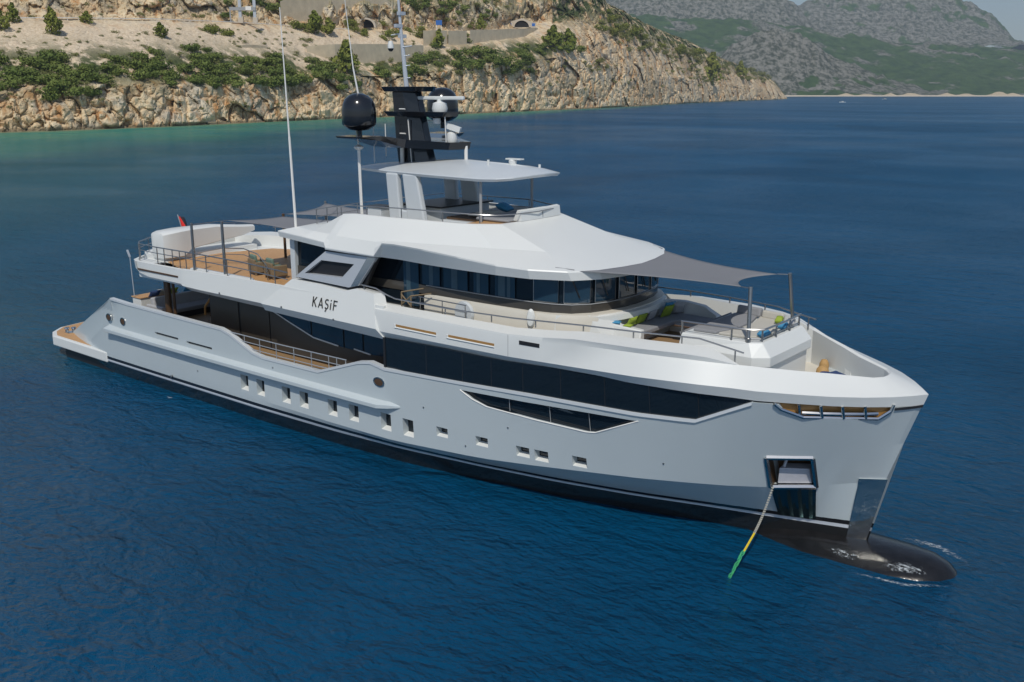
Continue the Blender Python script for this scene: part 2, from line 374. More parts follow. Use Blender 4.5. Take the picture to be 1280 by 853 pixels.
# anchor pocket: polished frame, dark recess, anchor, ribbed wear plate
mb = MB()
P4 = [(x, side_y(x, z, .02), z) for x, z in ANC]
for i in range(4): mb.tube([P4[i], P4[(i + 1) % 4]], .085, 6)
pk = mb.build('anchor_pocket', STEEL, Y)
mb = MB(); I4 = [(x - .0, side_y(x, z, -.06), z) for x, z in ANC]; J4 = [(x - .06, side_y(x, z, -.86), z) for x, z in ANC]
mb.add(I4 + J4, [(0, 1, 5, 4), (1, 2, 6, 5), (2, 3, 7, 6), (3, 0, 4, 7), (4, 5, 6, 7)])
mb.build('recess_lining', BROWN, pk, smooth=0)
mb = MB(); a0 = (42.18, side_y(42.18, 2.3, -.08), 2.30); a1 = (43.08, side_y(43.08, 2.3, -.08), 2.32)
mb.prism([a0, a1, (43.02, side_y(43.0, 2.9, -.3), 2.86), (42.22, side_y(42.2, 2.9, -.3), 2.86)], [(a0[0], a0[1] + .5, 2.30), (a1[0], a1[1] + .5, 2.32), (43.0, side_y(43, 2.9, -.75), 2.9), (42.2, side_y(42.2, 2.9, -.75), 2.9)])
mb.tube([(42.3, side_y(42.3, 3, -.45), 2.86), (42.35, side_y(42.3, 3, -.62), 3.25)], .06, 6)
mb.build('anchor', ANCH, pk, smooth=0, bevel=.03)
mb = MB(); nx = 12; top = [(42.02 + 1.2 * k / nx, 2.14 + .05 * k / nx) for k in range(nx + 1)]; bot = [(41.98 + 1.14 * k / nx, .86 + .05 * k / nx) for k in range(nx + 1)]
rows = []
for j in range(6):
    q = j / 5; row = []
    for k in range(nx + 1):
        x = top[k][0] * (1 - q) + bot[k][0] * q; z = top[k][1] * (1 - q) + bot[k][1] * q
        row.append((x, side_y(x, z, .03 + (.035 if k % 3 == 1 else 0)), z))
    rows.append(row)
mb.loft(rows); wp = mb.build('wear_plate', MIRRORG, pk, smooth=0)
# bow side opening: recess face coloured with a teak reflection, behind polished posts
BO = [(x, min(z, 5.43)) for x, z in BOWW]
mb = MB(); n = len(BO)
ins = [(x, side_y(x, z, -.13), z) for x, z in BO]
mb.add(ins, [tuple(range(n))])
mb.add([(x, side_y(x, z, -.02), z) for x, z in BO] + ins, [(i, i + 1, n + i + 1, n + i) for i in range(n - 1)])
bw = mb.build('bow_fairlead_opening', [GOLD], Y, smooth=0)
mb = MB()
for i in range(n - 1):
    p, q = BO[i], BO[i + 1]; mb.tube([(p[0], side_y(*p, .02), p[1]), (q[0], side_y(*q, .02), q[1])], .055, 6)
mb.build('frame', STEEL, bw)
for xx in (43.05, 43.62, 44.15, 44.68):
    mb = MB(); mb.tube([(xx, side_y(xx, 5.0, -.05), 4.98), (xx, side_y(xx, 5.4, -.05), 5.42)], .05, 8); mb.build('roller', STEEL, bw)
mb = MB(); mb.tube([(xx, side_y(xx, 5.1, -.07), 5.12) for xx in (43.1, 43.6, 44.1, 44.6, 44.95)], .06, 6); mb.build('guide_bar', STEEL, bw)

# swim platform
SP = [(-2.2, 0), (-2.15, -1.8), (-1.85, -3.3), (-1.1, -4.15), (-.2, -4.6), (5.7, -4.66)]
SPp = SP + [(x, -y) for x, y in reversed(SP[1:])]
mb = MB(); mb.plate(SPp, .62, 1.17); sp = mb.build('swim_platform', WHITE, Y, smooth=0, bevel=.05)
mb = MB(); mb.plate([(max(x, .5) if x < 5 else x, y * .93) for x, y in SPp], -1.0, .615); mb.build('platform_underside', BLACKMATT, sp, smooth=0)
mb = MB(); mb.plate([(x + (.14 if x < 0 else 0), y * .955) for x, y in SPp], 1.172, 1.19); mb.build('platform_teak', TEAK, sp, smooth=0)
mb = MB(); mb.lathe([(.11, 0), (.09, .18), (.15, .24), (.13, .3), (.02, .32)], (-.15, -3.75, 1.19), 12); mb.lathe([(.11, 0), (.09, .18), (.15, .24), (.13, .3), (.02, .32)], (.05, -3.45, 1.19), 12)
mb.b2(-.3, .2, -3.85, -3.35, 1.19, 1.22); mb.build('mooring_bollard', STEEL, sp)

# main deck floor, house walls, glass
mb = MB(); mb.plate([(6.9, -4.45), (27, -4.5), (27, 4.5), (6.9, 4.45)], 3.085, 3.11); mb.build('main_deck', TEAKD, Y, smooth=0)
mb = MB(); mb.b2(13.6, 27.6, -3.35, 3.35, 3.11, 5.38); mh = mb.build('saloon_house', BLACKMATT, Y, smooth=0)
# saloon side panes: bronze lower zone, blue upper zone split by a stepped pale trim
TR = [(18.3, 5.10), (19.6, 4.70), (21.3, 4.22), (22.9, 4.10), (24.9, 4.05), (27.5, 4.2)]
yy = -3.36
for x0, x1 in ((13.7, 15.9), (16.05, 18.2), (18.3, 21.1), (21.2, 23.2), (23.3, 24.4), (24.5, 27.5)):
    mb = MB(); mb.b2(x0, x1, yy - .03, yy, 3.2, 5.38); mb.build('saloon_pane', BRONZE if x1 < 18.3 else GLASSB, mh, smooth=0)
mb = MB(); low = [(18.32, 3.2)] + [(27.48, 3.2)] + [(x, z) for x, z in reversed(TR)]
mb.prism([(x, yy - .034, z) for x, z in low], [(x, yy - .05, z) for x, z in low]); mb.build('lower_pane', BRONZE, mh, smooth=0)
for seg in (TR[:4], [(23.9, 4.13), (24.9, 4.05)]):
    mb = MB()
    for a, b_ in zip(seg, seg[1:]): mb.tube([(a[0], yy - .06, a[1]), (b_[0], yy - .06, b_[1])], .035, 4)
    mb.build('pale_trim', WHITE, mh)
# flush glass band of the main deck forward
GT = [(27, 5.3), (29.6, 5.37), (32.6, 5.36), (34.7, 5.47), (38.4, 5.5), (42.45, 5.48)]
GB = [(27, 4.06), (34, 4.38), (38.3, 4.44), (40.1, 4.52), (41.85, 5.38), (42.45, 5.44)]
xsb = [27, 27.4, 28, 29, 30, 31, 32, 33, 34, 35, 36, 37, 38, 38.3, 39, 39.6, 40.1, 40.7, 41.3, 41.85, 42.45]
mb = MB(); mb.loft([[(x, -(HB(x, itp(GB, x)) - .05 - .06 * (x < 28)), itp(GB, x) - .05), (x, -(HB(x, 5.3) - .12), itp(GT, x) + .05), (x, -(HB(x, 5.3) - .3), itp(GT, x) + .05), (x, -(HB(x, itp(GB, x)) - .3), itp(GB, x) - .05)] for x in xsb], True, True)
gb = mb.pair('main_deck_window_band', GLASS, Y, smooth=20)
mb = MB(); mb.b2(26.9, 27.0, -4.6, -3.3, 3.1, 5.36); mb.build('side_deck_bulkhead', BLACKMATT, Y, smooth=0)
for xx in (29.2, 31.0, 32.35, 33.75, 35.3, 37.0, 38.6, 40.2):
    mb = MB(); mb.tube([(xx, -(HB(xx, itp(GB, xx)) - .045), itp(GB, xx)), (xx, -(HB(xx, 5.3) - .115), itp(GT, xx))], .011, 4); mb.build('mullion', BLACKMATT, gb)
# low pale railing in the cut-down bulwark
def railing(name, pts, heights, posts, r=.03, m=STEEL, parent=Y, rp=None, base=None):
    """top line pts; heights = rail offsets below the top line; posts = list of (top, bottom) points"""
    mb = MB()
    for h in heights: mb.tube([(x, y, z - h) for x, y, z in pts], r if h == 0 else r * .75, 6)
    o = mb.build(name, m, parent)
    for a, b_ in posts:
        k = MB(); k.tube([a, b_], rp or r * .9, 6); k.build('post', m, o)
    return o
def along(pts, x):
    xs = [p[0] for p in pts]; return tuple(float(np.interp(x, xs, [p[i] for p in pts])) for i in range(3))
pts = [(16.9, -4.58, 4.02), (20.5, -4.58, 4.0), (24.7, -4.58, 4.04)]
railing('bulwark_rail', pts, (0, .28, .55), [((x, -4.58, 4.01), (x, -4.58, itp(ZT, x) - .05)) for x in (17.9, 19.0, 20.15, 21.35, 22.5, 23.6, 24.1, 24.65)], .024, RAILGREY)

# upper deck overhang and side fascia aft (starboard + port)
def fascia(stations, cap_in=.5):
    """stations: (x, y_low, z_low, y_fold, z_fold, y_top, z_top)"""
    rg = []
    for x, yl, zl, yf, zf, yt, zt_ in stations:
        rg.append([(x, -(yl - .6), zl + .04), (x, -yl, zl), (x, -yf, zf), (x, -yt, zt_), (x, -(yt - .12), zt_ + .015), (x, -(yt - .16), min(zt_ - .02, 6.42)), (x, -(yl - .6), min(zt_ - .02, 6.42))])
    return rg
mb = MB(); mb.loft(fascia([(9.45, 4.35, 5.98, 4.62, 6.14, 4.66, 6.52), (9.8, 4.3, 5.78, 4.66, 5.98, 4.67, 6.52), (10.6, 4.25, 5.66, 4.68, 5.86, 4.68, 6.53), (13.4, 4.3, 5.60, 4.70, 5.85, 4.68, 6.54), (13.6, 4.3, 5.49, 4.74, 5.78, 4.66, 6.56), (15, 4.3, 5.47, 4.74, 5.75, 4.62, 6.58), (18, 4.3, 5.42, 4.74, 5.75, 4.62, 6.62), (21.2, 4.3, 5.40, 4.74, 5.74, 4.62, 6.66), (27.0, 4.3, 5.40, 4.70, 5.64, 4.60, 6.6)]), True, True)
mb.pair('upper_deck_fascia', WHITE, Y, smooth=18)
mb = MB(); mb.b2(9.75, 13.2, -4.715, -4.60, 6.12, 6.2); mb.build('fascia_slot', BROWN, Y, smooth=0)
UD = [(7.6, 0), (7.75, -2.2), (8.3, -3.4), (8.95, -4.2), (9.5, -4.5)]
ud = UD + [(26.9, -4.5), (26.9, 4.5)] + [(x, -y) for x, y in reversed(UD[1:])]
mb = MB(); mb.plate(ud, 5.72, 6.42); mb.build('upper_deck_slab', WHITE, Y, smooth=0)
mb = MB()
rgo = [(8.95, -4.22), (9.5, -4.66)]
UE = [(9.6, -4.70), (8.95, -4.42), (8.2, -3.5), (7.62, -2.25), (7.45, 0)]; UE = UE + [(x, -y) for x, y in reversed(UE[:-1])]
mb.loft([[(x + .45, y * .94, 5.75), (x + .1, y, 6.1), (x, y, 6.52), (x + .14, y * .97, 6.54), (x + .16, y * .965, 6.3)] for x, y in UE]); mb.build('stern_fascia', WHITE, Y, smooth=35)
tk = [(10.2, -3.4), (13.3, -4.46), (21.2, -4.46), (21.2, 3.4), (17, 3.5), (13.5, 3.3), (11.2, 2.4), (10.4, 0)]
mb = MB(); mb.plate(tk, 6.425, 6.45); mb.build('upper_deck_teak', TEAK, Y, smooth=0)
# raised white margin on the far side of the aft deck
mb = MB(); far = [(7.9, 2.6), (9.2, 3.9), (11, 4.35), (15, 4.45), (21, 4.45)]; inn = [(8.6, 1.9), (10.2, 3.0), (12, 3.5), (15.4, 3.7), (21, 3.6)]
mb.loft([[(a[0], a[1], 6.4), (a[0], a[1], 7.02), (b_[0], b_[1], 7.0), (b_[0], b_[1], 6.4)] for a, b_ in zip(far, inn)], True, True); mb.build('deck_margin', WHITE, Y, smooth=25)
mb = MB(); mb.loft([[(x, y, 6.4), (x, y, zq), (x + .5, y + .05, zq), (x + .5, y + .05, 6.4)] for x, y, zq in ((8.3, -3.4, 6.72), (8.0, -2.2, 6.9), (7.9, 0, 7.0), (7.9, 2.4, 7.0))], True, True)
mb.b2(8.6, 10.4, -3.6, 2, 6.42, 6.66); mb.plate([(8.5, -3.3), (8.75, -4.1), (9.3, -4.45), (9.9, -4.6), (10.6, -4.6), (10.6, -3.3)], 6.40, 6.47); mb.build('stern_margin', WHITE, Y, smooth=25)
# crane housing lying across the stern of the upper deck
mb = MB(); rg = []
for yq, za, zb, xa, xb in ((-3.75, 6.75, 7.72, 9.75, 10.3), (-3.7, 6.6, 7.84, 9.55, 10.6), (-3.4, 6.6, 7.90, 9.45, 10.75), (-2.6, 6.6, 7.95, 9.45, 10.7), (-2.1, 6.92, 7.96, 9.5, 10.6), (-.5, 7.08, 7.95, 9.6, 10.5), (1.2, 7.22, 7.76, 9.75, 10.4), (2.0, 7.38, 7.70, 9.85, 10.3)):
    h = zb - za; rg.append([(xa, yq, za + .05), (xa, yq, zb - .08), (xa + .12, yq, zb), (xb - .12, yq, zb), (xb, yq, zb - .08), (xb, yq, za + .05), (xb - .1, yq, za), (xa + .1, yq, za)])
mb.loft(rg, True, True); mb.build('deck_crane', WHITE, Y, smooth=40)

# side wing with the name, and the light panel above it
def wing_y(z): return -(4.84 - (z - 5.65) * .23)
mb = MB()
W = [(19.5, 5.40), (19.62, 5.75), (20.9, 6.64), (21.42, 7.0), (23.2, 7.0), (24.75, 6.93), (25.35, 7.08), (26.4, 7.02), (26.5, 6.62), (26.75, 5.7), (26.95, 5.26)]
out_ = [(x, wing_y(max(z, 5.65)) + (.3 if z < 5.45 else 0), z) for x, z in W]
cen = []
rgA = out_; rgB = [(x + (.22 if x > 26.3 else 0), -4.16, z) for x, z in W]
n = len(W)
mb.add(out_ + rgB, [(0, 1, 9, 10), tuple(range(1, 10))] + [(i, i + 1, n + i + 1, n + i) for i in range(n - 1)] + [tuple(range(2 * n - 1, n - 1, -1))])
wing = mb.pair('side_wing', WHITE, Y, smooth=15)
def strokes(word_polys, origin, h, yf, name):
    for nm_, segs in word_polys:
        mb = MB()
        for a, b_, *wd in segs:
            ax, az, bx, bz = origin[0] + a[0] * h, origin[1] + a[1] * h, origin[0] + b_[0] * h, origin[1] + b_[1] * h
            d = Vector((bx - ax, 0, bz - az)); L = d.length or 1e-6; d /= L; nrm = Vector((-d.z, 0, d.x)) * (.043 * h)
            p = [Vector((ax, 0, az)) - d * .02 * h, Vector((bx, 0, bz)) + d * .02 * h]
            q = [p[0] - nrm, p[1] - nrm, p[1] + nrm, p[0] + nrm]
            mb.prism([(v.x, yf(v.z) - .035, v.z) for v in q], [(v.x, yf(v.z) + .01, v.z) for v in q])
        mb.build(nm_, LETTER, wing, smooth=0)
def arc(cx, cz, r, a0, a1, n=6): 
    ps = [(cx + r * math.cos(R(a0 + (a1 - a0) * i / n)), cz + r * math.sin(R(a0 + (a1 - a0) * i / n))) for i in range(n + 1)]
    return list(zip(ps, ps[1:]))
KW = [('letter_k', [((0, 0), (0, 1)), ((.02, .42), (.52, 1)), ((.16, .55), (.56, 0))]),
      ('letter_a', [((.95, 0), (1.27, 1)), ((1.27, 1), (1.59, 0)), ((1.06, .3), (1.48, .3))]),
      ('letter_s', arc(2.2, .74, .235, 40, 270) + arc(2.2, .26, .245, 90, -140) + [((2.2, .0), (2.16, -.22)), ((2.16, -.22), (2.04, -.24))]),
      ('letter_i', [((2.84, 0), (2.84, .66)), ((2.84, .9), (2.84, .98))]),
      ('letter_f', [((3.3, 0), (3.3, 1)), ((3.3, .96), (3.78, .96)), ((3.3, .52), (3.7, .52))])]
strokes(KW, (22.96, 6.09), .385, wing_y, 'n')
# light panel with the dark window, leaning inward
def pan_y(z): return -(4.50 - (z - 7.0) * .13)
PO = [(21.62, 7.13), (24.9, 7.07), (25.47, 7.21), (26.38, 8.39), (23.42, 8.36)]
PI_ = [(22.2, 7.34), (24.5, 7.42), (25.16, 8.02), (23.2, 7.98)]
mb = MB()
vo = [(x, pan_y(z), z) for x, z in PO]; vi = [(x, pan_y(z), z) for x, z in PI_]; vb = [(x, pan_y(z) + .25, z) for x, z in PI_]; vob = [(x, pan_y(z) + .14, z) for x, z in PO]
mb.add(vo + vi + vb + vob, [(0, 1, 6, 5), (1, 2, 3, 7, 6), (3, 4, 8, 7), (4, 0, 5, 8), (5, 6, 10, 9), (6, 7, 11, 10), (7, 8, 12, 11), (8, 5, 9, 12)] + [(i, (i + 1) % 5, 13 + (i + 1) % 5, 13 + i) for i in range(5)])
wp_ = mb.build('wing_panel', FRAMEGREY, Y, smooth=0)
mb = MB(); mb.add([(x, pan_y(z) + .2, z) for x, z in PI_], [(0, 1, 2, 3)]); mb.build('pane', GLASS, wp_, smooth=0)
mb = MB(); mb.add([(25.05, pan_y(7.1) - .01, 7.13), (25.45, pan_y(7.2) - .012, 7.22), (26.34, pan_y(8.38) - .012, 8.38), (25.9, pan_y(8.38) - .01, 8.37)], [(0, 1, 2, 3)]); mb.build('polished_edge', STEEL, wp_, smooth=0)
mb = MB(); mb.prism([(x, -4.26, z) for x, z in [(21.45, 6.7), (25.4, 6.7), (26.4, 8.5), (23.6, 8.5)]], [(x, -4.0, z) for x, z in [(21.45, 6.9), (25.4, 6.9), (26.4, 8.5), (23.6, 8.5)]]); mb.build('wing_backing', BLACKMATT, Y, smooth=0)

# upper deck bulwark running forward into the bow cap
ST = []   # x_outer, y_low, z_low, y_fold, z_fold, (x,y,z) p2, (x,y,z) p3, (x,y,z) p4, (x,y,z) p5
def stn(xo, zl, dl, zf, df, p2, p3, p4, p5):
    b0 = HB(xo, 5.45) if xo < 45.9 else .0
    ST.append([(xo, -max(b0 - dl - .5, 0), zl + .05), (xo, -max(b0 - dl, 0), zl), (xo + (.12 if xo > 45.85 else 0), -max(b0 + df, 0) if xo < 45.9 else 0, zf)] + [(q[0], -q[1], q[2]) for q in (p2, p3, p4, p5)])
for xo, zl, zf in ((26.6, 5.24, 5.60), (28, 5.32, 5.62), (30, 5.38, 5.64), (33.2, 5.36, 5.66)):
    bb = HB(xo, 5.45)
    stn(xo, zl, .26, zf, 0, (xo, bb, 6.36), (xo, bb - .02, 6.47), (xo, bb - .55, 6.6), (xo, bb - .65, 5.6))
bb = HB(34.66, 5.45); stn(34.66, 5.45, .22, 5.70, .0, (34.66, bb, 6.38), (34.66, bb - .02, 6.56), (34.66, bb - .62, 6.7), (34.66, bb - .72, 5.6))
bb = HB(35.9, 5.45); stn(35.9, 5.48, .2, 5.73, .02, (35.9, bb - .1, 6.48), (35.9, bb - .03, 6.68), (35.9, 3.73, 6.8), (35.9, 3.63, 5.6))
bb = HB(38.2, 5.45); stn(38.2, 5.5, .13, 5.79, .06, (38.2, bb - .16, 6.52), (38.2, bb - .08, 6.70), (38.2, 3.38, 6.8), (38.2, 3.3, 5.6))
bb = HB(39.5, 5.45); stn(39.5, 5.51, .08, 5.83, .08, (39.6, bb - .34, 6.50), (39.6, bb - .28, 6.68), (39.6, 3.08, 6.8), (39.6, 3.0, 5.5))
stn(40.3, 5.51, .05, 5.84, .09, (40.35, 3.52, 6.47), (40.35, 3.56, 6.62), (40.2, 2.98, 6.78), (40.2, 2.92, 5.3))
stn(41.3, 5.5, .04, 5.84, .1, (41.15, 3.12, 6.42), (41.15, 3.12, 6.43), (41.15, 2.95, 6.38), (41.15, 3.0, 5.1))
stn(42.0, 5.48, .04, 5.82, .1, (41.8, 2.62, 6.33), (41.8, 2.60, 6.34), (41.8, 2.5, 6.3), (41.7, 2.6, 5.1))
stn(43.0, 5.45, .04, 5.78, .1, (42.7, 2.0, 6.24), (42.7, 1.98, 6.25), (42.65, 1.9, 6.2), (42.55, 2.05, 5.1))
stn(43.9, 5.42, .04, 5.75, .1, (43.45, 1.4, 6.16), (43.45, 1.38, 6.17), (43.4, 1.31, 6.12), (43.3, 1.5, 5.1))
stn(44.7, 5.38, .04, 5.72, .1, (44.1, .98, 6.1), (44.1, .96, 6.11), (44.05, .92, 6.06), (43.95, 1.05, 5.1))
stn(45.3, 5.34, .04, 5.69, .1, (44.55, .68, 6.06), (44.55, .66, 6.07), (44.49, .64, 6.02), (44.35, .7, 5.1))
stn(45.7, 5.31, .03, 5.67, .09, (44.76, .36, 6.05), (44.76, .35, 6.06), (44.7, .34, 6.01), (44.5, .4, 5.1))
ST.append([(45.7, 0, 5.33), (45.93, 0, 5.29), (46.05, 0, 5.66), (44.82, 0, 6.05), (44.82, 0, 6.06), (44.76, 0, 6.01), (44.55, 0, 5.1)])
mb = MB(); mb.loft(ST); mb.mirror(); ub = mb.build('upper_bulwark', WHITE, Y, smooth=16, weld=True)
# narrow black strip painted as the shadow gap under the bow cap
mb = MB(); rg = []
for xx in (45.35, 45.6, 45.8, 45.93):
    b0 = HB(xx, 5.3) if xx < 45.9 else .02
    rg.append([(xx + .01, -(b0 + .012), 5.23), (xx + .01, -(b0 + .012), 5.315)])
mb.loft(rg); mb.build('bow_shadow_strip', BLACKMATT, Y, smooth=0)
for xa, xb, z0, z1, m in ((27.75, 29.85, 5.93, 6.02, GOLD), (30.45, 32.6, 5.94, 6.03, GOLD), (33.7, 34.55, 6.18, 6.32, BLACKMATT)):
    mb = MB(); poly = [(xa, z0), (xb, z0), (xb, z1), (xa, z1)]
    mb.prism([(x, -(HB(x, 5.45) + .006), z) for x, z in poly], [(x, -(HB(x, 5.45) - .03), z) for x, z in poly])
    o = mb.build('fascia_light_slot', m, Y, smooth=0)
    if m is GOLD:
        mb = MB(); mb.tube([(x, -(HB(x, 5.45) + .005), z0 - .035) for x in (xa - .06, xa + .2, xb)], .035, 5); mb.tube([(xa - .05, -(HB(xa, 5.45) + .005), z0 - .035), (xa - .05, -(HB(xa, 5.45) + .005), z1)], .035, 5); mb.build('lip', WHITE, o)
for xx, zz in ((24.3, 5.72), (21.0, 5.78), (16.5, 5.8)):
    mb = MB(); mb.tube([(xx, -4.74, zz), (xx, -4.84 if xx > 19.6 else -4.76, zz)], .05, 8); mb.build('fascia_fitting', DARKSTEEL, Y)
mb = MB(); mb.loft([[(33.205, -(HB(33.2, 5.45) + .004), 5.68), (33.205, -(HB(33.2, 5.45) + .004), 6.45)], [(33.225, -(HB(33.2, 5.45) + .004), 5.68), (33.225, -(HB(33.2, 5.45) + .004), 6.45)]]); mb.build('panel_seam', GREYPOST, Y, smooth=0)
for xx, zz in ((14.2, 1.7), (20.0, 2.9), (29.0, 2.9), (33.0, 2.9), (38.9, 2.7), (31.0, 1.75)):
    mb = MB(); p_ = Vector((xx, side_y(xx, zz, .0), zz)); mb.tube([p_ + Vector((0, .05, 0)), p_ + Vector((0, -.02, 0))], .035, 8); mb.build('hull_drain', DARKSTEEL, Y)
# side decks and foredeck floors
mb = MB(); mb.plate([(27, -4.05), (33, -4.0), (38, -3.3), (40.2, -2.92), (40.2, 2.92), (38, 3.3), (33, 4.0), (27, 4.05)], 5.62, 5.66); mb.build('side_deck', CREAM, Y, smooth=0)
mb = MB(); mb.plate([(40.0, -2.95), (41.15, -3.05), (41.8, -2.65), (42.7, -2.1), (43.4, -1.5), (44.1, -.95), (44.6, -.3), (44.6, .3), (44.1, .95), (43.4, 1.5), (42.7, 2.1), (41.8, 2.65), (41.15, 3.05), (40, 2.95)], 5.13, 5.16); mb.build('mooring_deck', CREAM, Y, smooth=0)

# ---------------------------------------------------------------- upper deck house
HP = [(20.5, -3.6), (24, -3.5), (27, -3.45), (28.2, -3.42), (31, -3.4), (33.2, -3.3), (34.0, -3.14), (34.65, -2.85), (35.1, -2.3), (35.35, -1.6), (35.47, -.8), (35.5, 0)]
HPF = HP + [(x, -y) for x, y in reversed(HP[:-1])]
def ring(plan, z, off=0.0): 
    o = []
    for i, (x, y) in enumerate(plan):
        a = Vector(plan[max(i - 1, 0)]); b_ = Vector(plan[min(i + 1, len(plan) - 1)]); d = (b_ - a).normalized(); o.append((x + d.y * off, y - d.x * off, z))
    return o
mb = MB(); mb.loft([ring(HPF, 6.44, -.02), ring(HPF, 8.48, -.06)]); mb.add(ring(HPF, 8.4, -.1), [tuple(range(len(HPF)))]); mb.build('bridge_glass', GLASS, Y, smooth=12)
mb = MB(); mb.loft([ring(HPF, 7.06, .012), ring(HPF, 7.40, .008)]); mb.build('bridge_lower_pane', GLASSG, Y, smooth=12)
mb = MB(); mb.tube(ring(HPF[3:-3], 7.40, .02), .02, 4); mb.build('bridge_sill_line', GREYPOST, Y)
mb = MB(); mb.b2(20.42, 20.72, -3.72, -3.45, 6.44, 8.5); mb.pair('corner_pillar', HARDTOP, Y, smooth=0)
# panes on the house side: bluish glazing between mullions
def seg_pane(p, q, z0, z1, m, name, off=.014):
    d = (Vector(q) - Vector(p)).normalized(); nx, ny = d.y * off, -d.x * off
    mb = MB(); mb.add([(p[0] + nx, p[1] + ny, z0), (q[0] + nx, q[1] + ny, z0), (q[0] + nx, q[1] + ny, z1), (p[0] + nx, p[1] + ny, z1)], [(0, 1, 2, 3)])
    return mb.build(name, m, Y, smooth=0)
def hp(x): return (x, float(np.interp(x, [p[0] for p in HP[:10]], [p[1] for p in HP[:10]])))
for x0, x1 in ((27.0, 27.8), (28.0, 28.9), (29.1, 30.3), (30.6, 31.3), (31.6, 32.5)): seg_pane(hp(x0), hp(x1), 7.43 if x0 > 27.9 else 6.5, 8.42, GLASSB, 'bridge_window')
for i in (5, 6): pass
FW = HP[5:] + [(x, -y) for x, y in reversed(HP[5:-1])]
fl = [0.]
for a, b_ in zip(FW, FW[1:]): fl.append(fl[-1] + (Vector(b_) - Vector(a)).length)
def fp(sv_): return (float(np.interp(sv_, fl, [p[0] for p in FW])), float(np.interp(sv_, fl, [p[1] for p in FW])))
npn = 8; wid = fl[-1] / npn
for k in range(npn):
    s0, s1 = k * wid + .10, (k + 1) * wid - .10; ps = [fp(s0 + (s1 - s0) * i / 5) for i in range(6)]
    mb = MB(); mb.loft([ring(ps, 7.46, .016), ring(ps, 8.3, .016)]); o = mb.build('bridge_window', GLASSB, Y, smooth=30)
    fr = MB(); fr.tube(ring(ps, 7.45, .02) + [ring(ps, 8.32, .02)[-1]], .017, 4); fr.tube([ring(ps, 7.45, .02)[0], ring(ps, 8.32, .02)[0]], .017, 4); fr.build('frame', DARKSTEEL, o)
for k in (1, 2, 3, 4, 5):
    p = fp(k * wid + .35); q = fp(k * wid + .65); mb = MB(); mb.tube([(p[0] + .06, p[1] - .02, 8.3), (q[0] + .06, q[1] - .04, 7.65)], .022, 4); mb.build('wiper', BLACKMATT, Y)
CURT = mat('blue_grey_curtain', (0.045, 0.085, 0.115), 0.35, var=0.25, scale=3)
for x0, wd in ((27.15, .22), (28.35, .2), (29.5, .3), (30.75, .16), (31.75, .3), (32.15, .14)): seg_pane(hp(x0), hp(x0 + wd), 7.44 if x0 > 28 else 6.6, 8.4, CURT, 'curtain', .018)
# white base under the bridge windows
BP = [(28.1, -3.42), (31, -3.46), (33.2, -3.42), (34.2, -3.3), (34.9, -2.95), (35.4, -2.35), (35.65, -1.6), (35.8, -.8), (35.85, 0)]; BPF = BP + [(x, -y) for x, y in reversed(BP[:-1])]
mb = MB(); mb.loft([ring(BPF, 5.66, .06), ring(BPF, 6.9, .05), ring(BPF, 7.07, .0), ring(BPF, 7.09, -.3)]); mb.build('house_base', CREAM, Y, smooth=30)

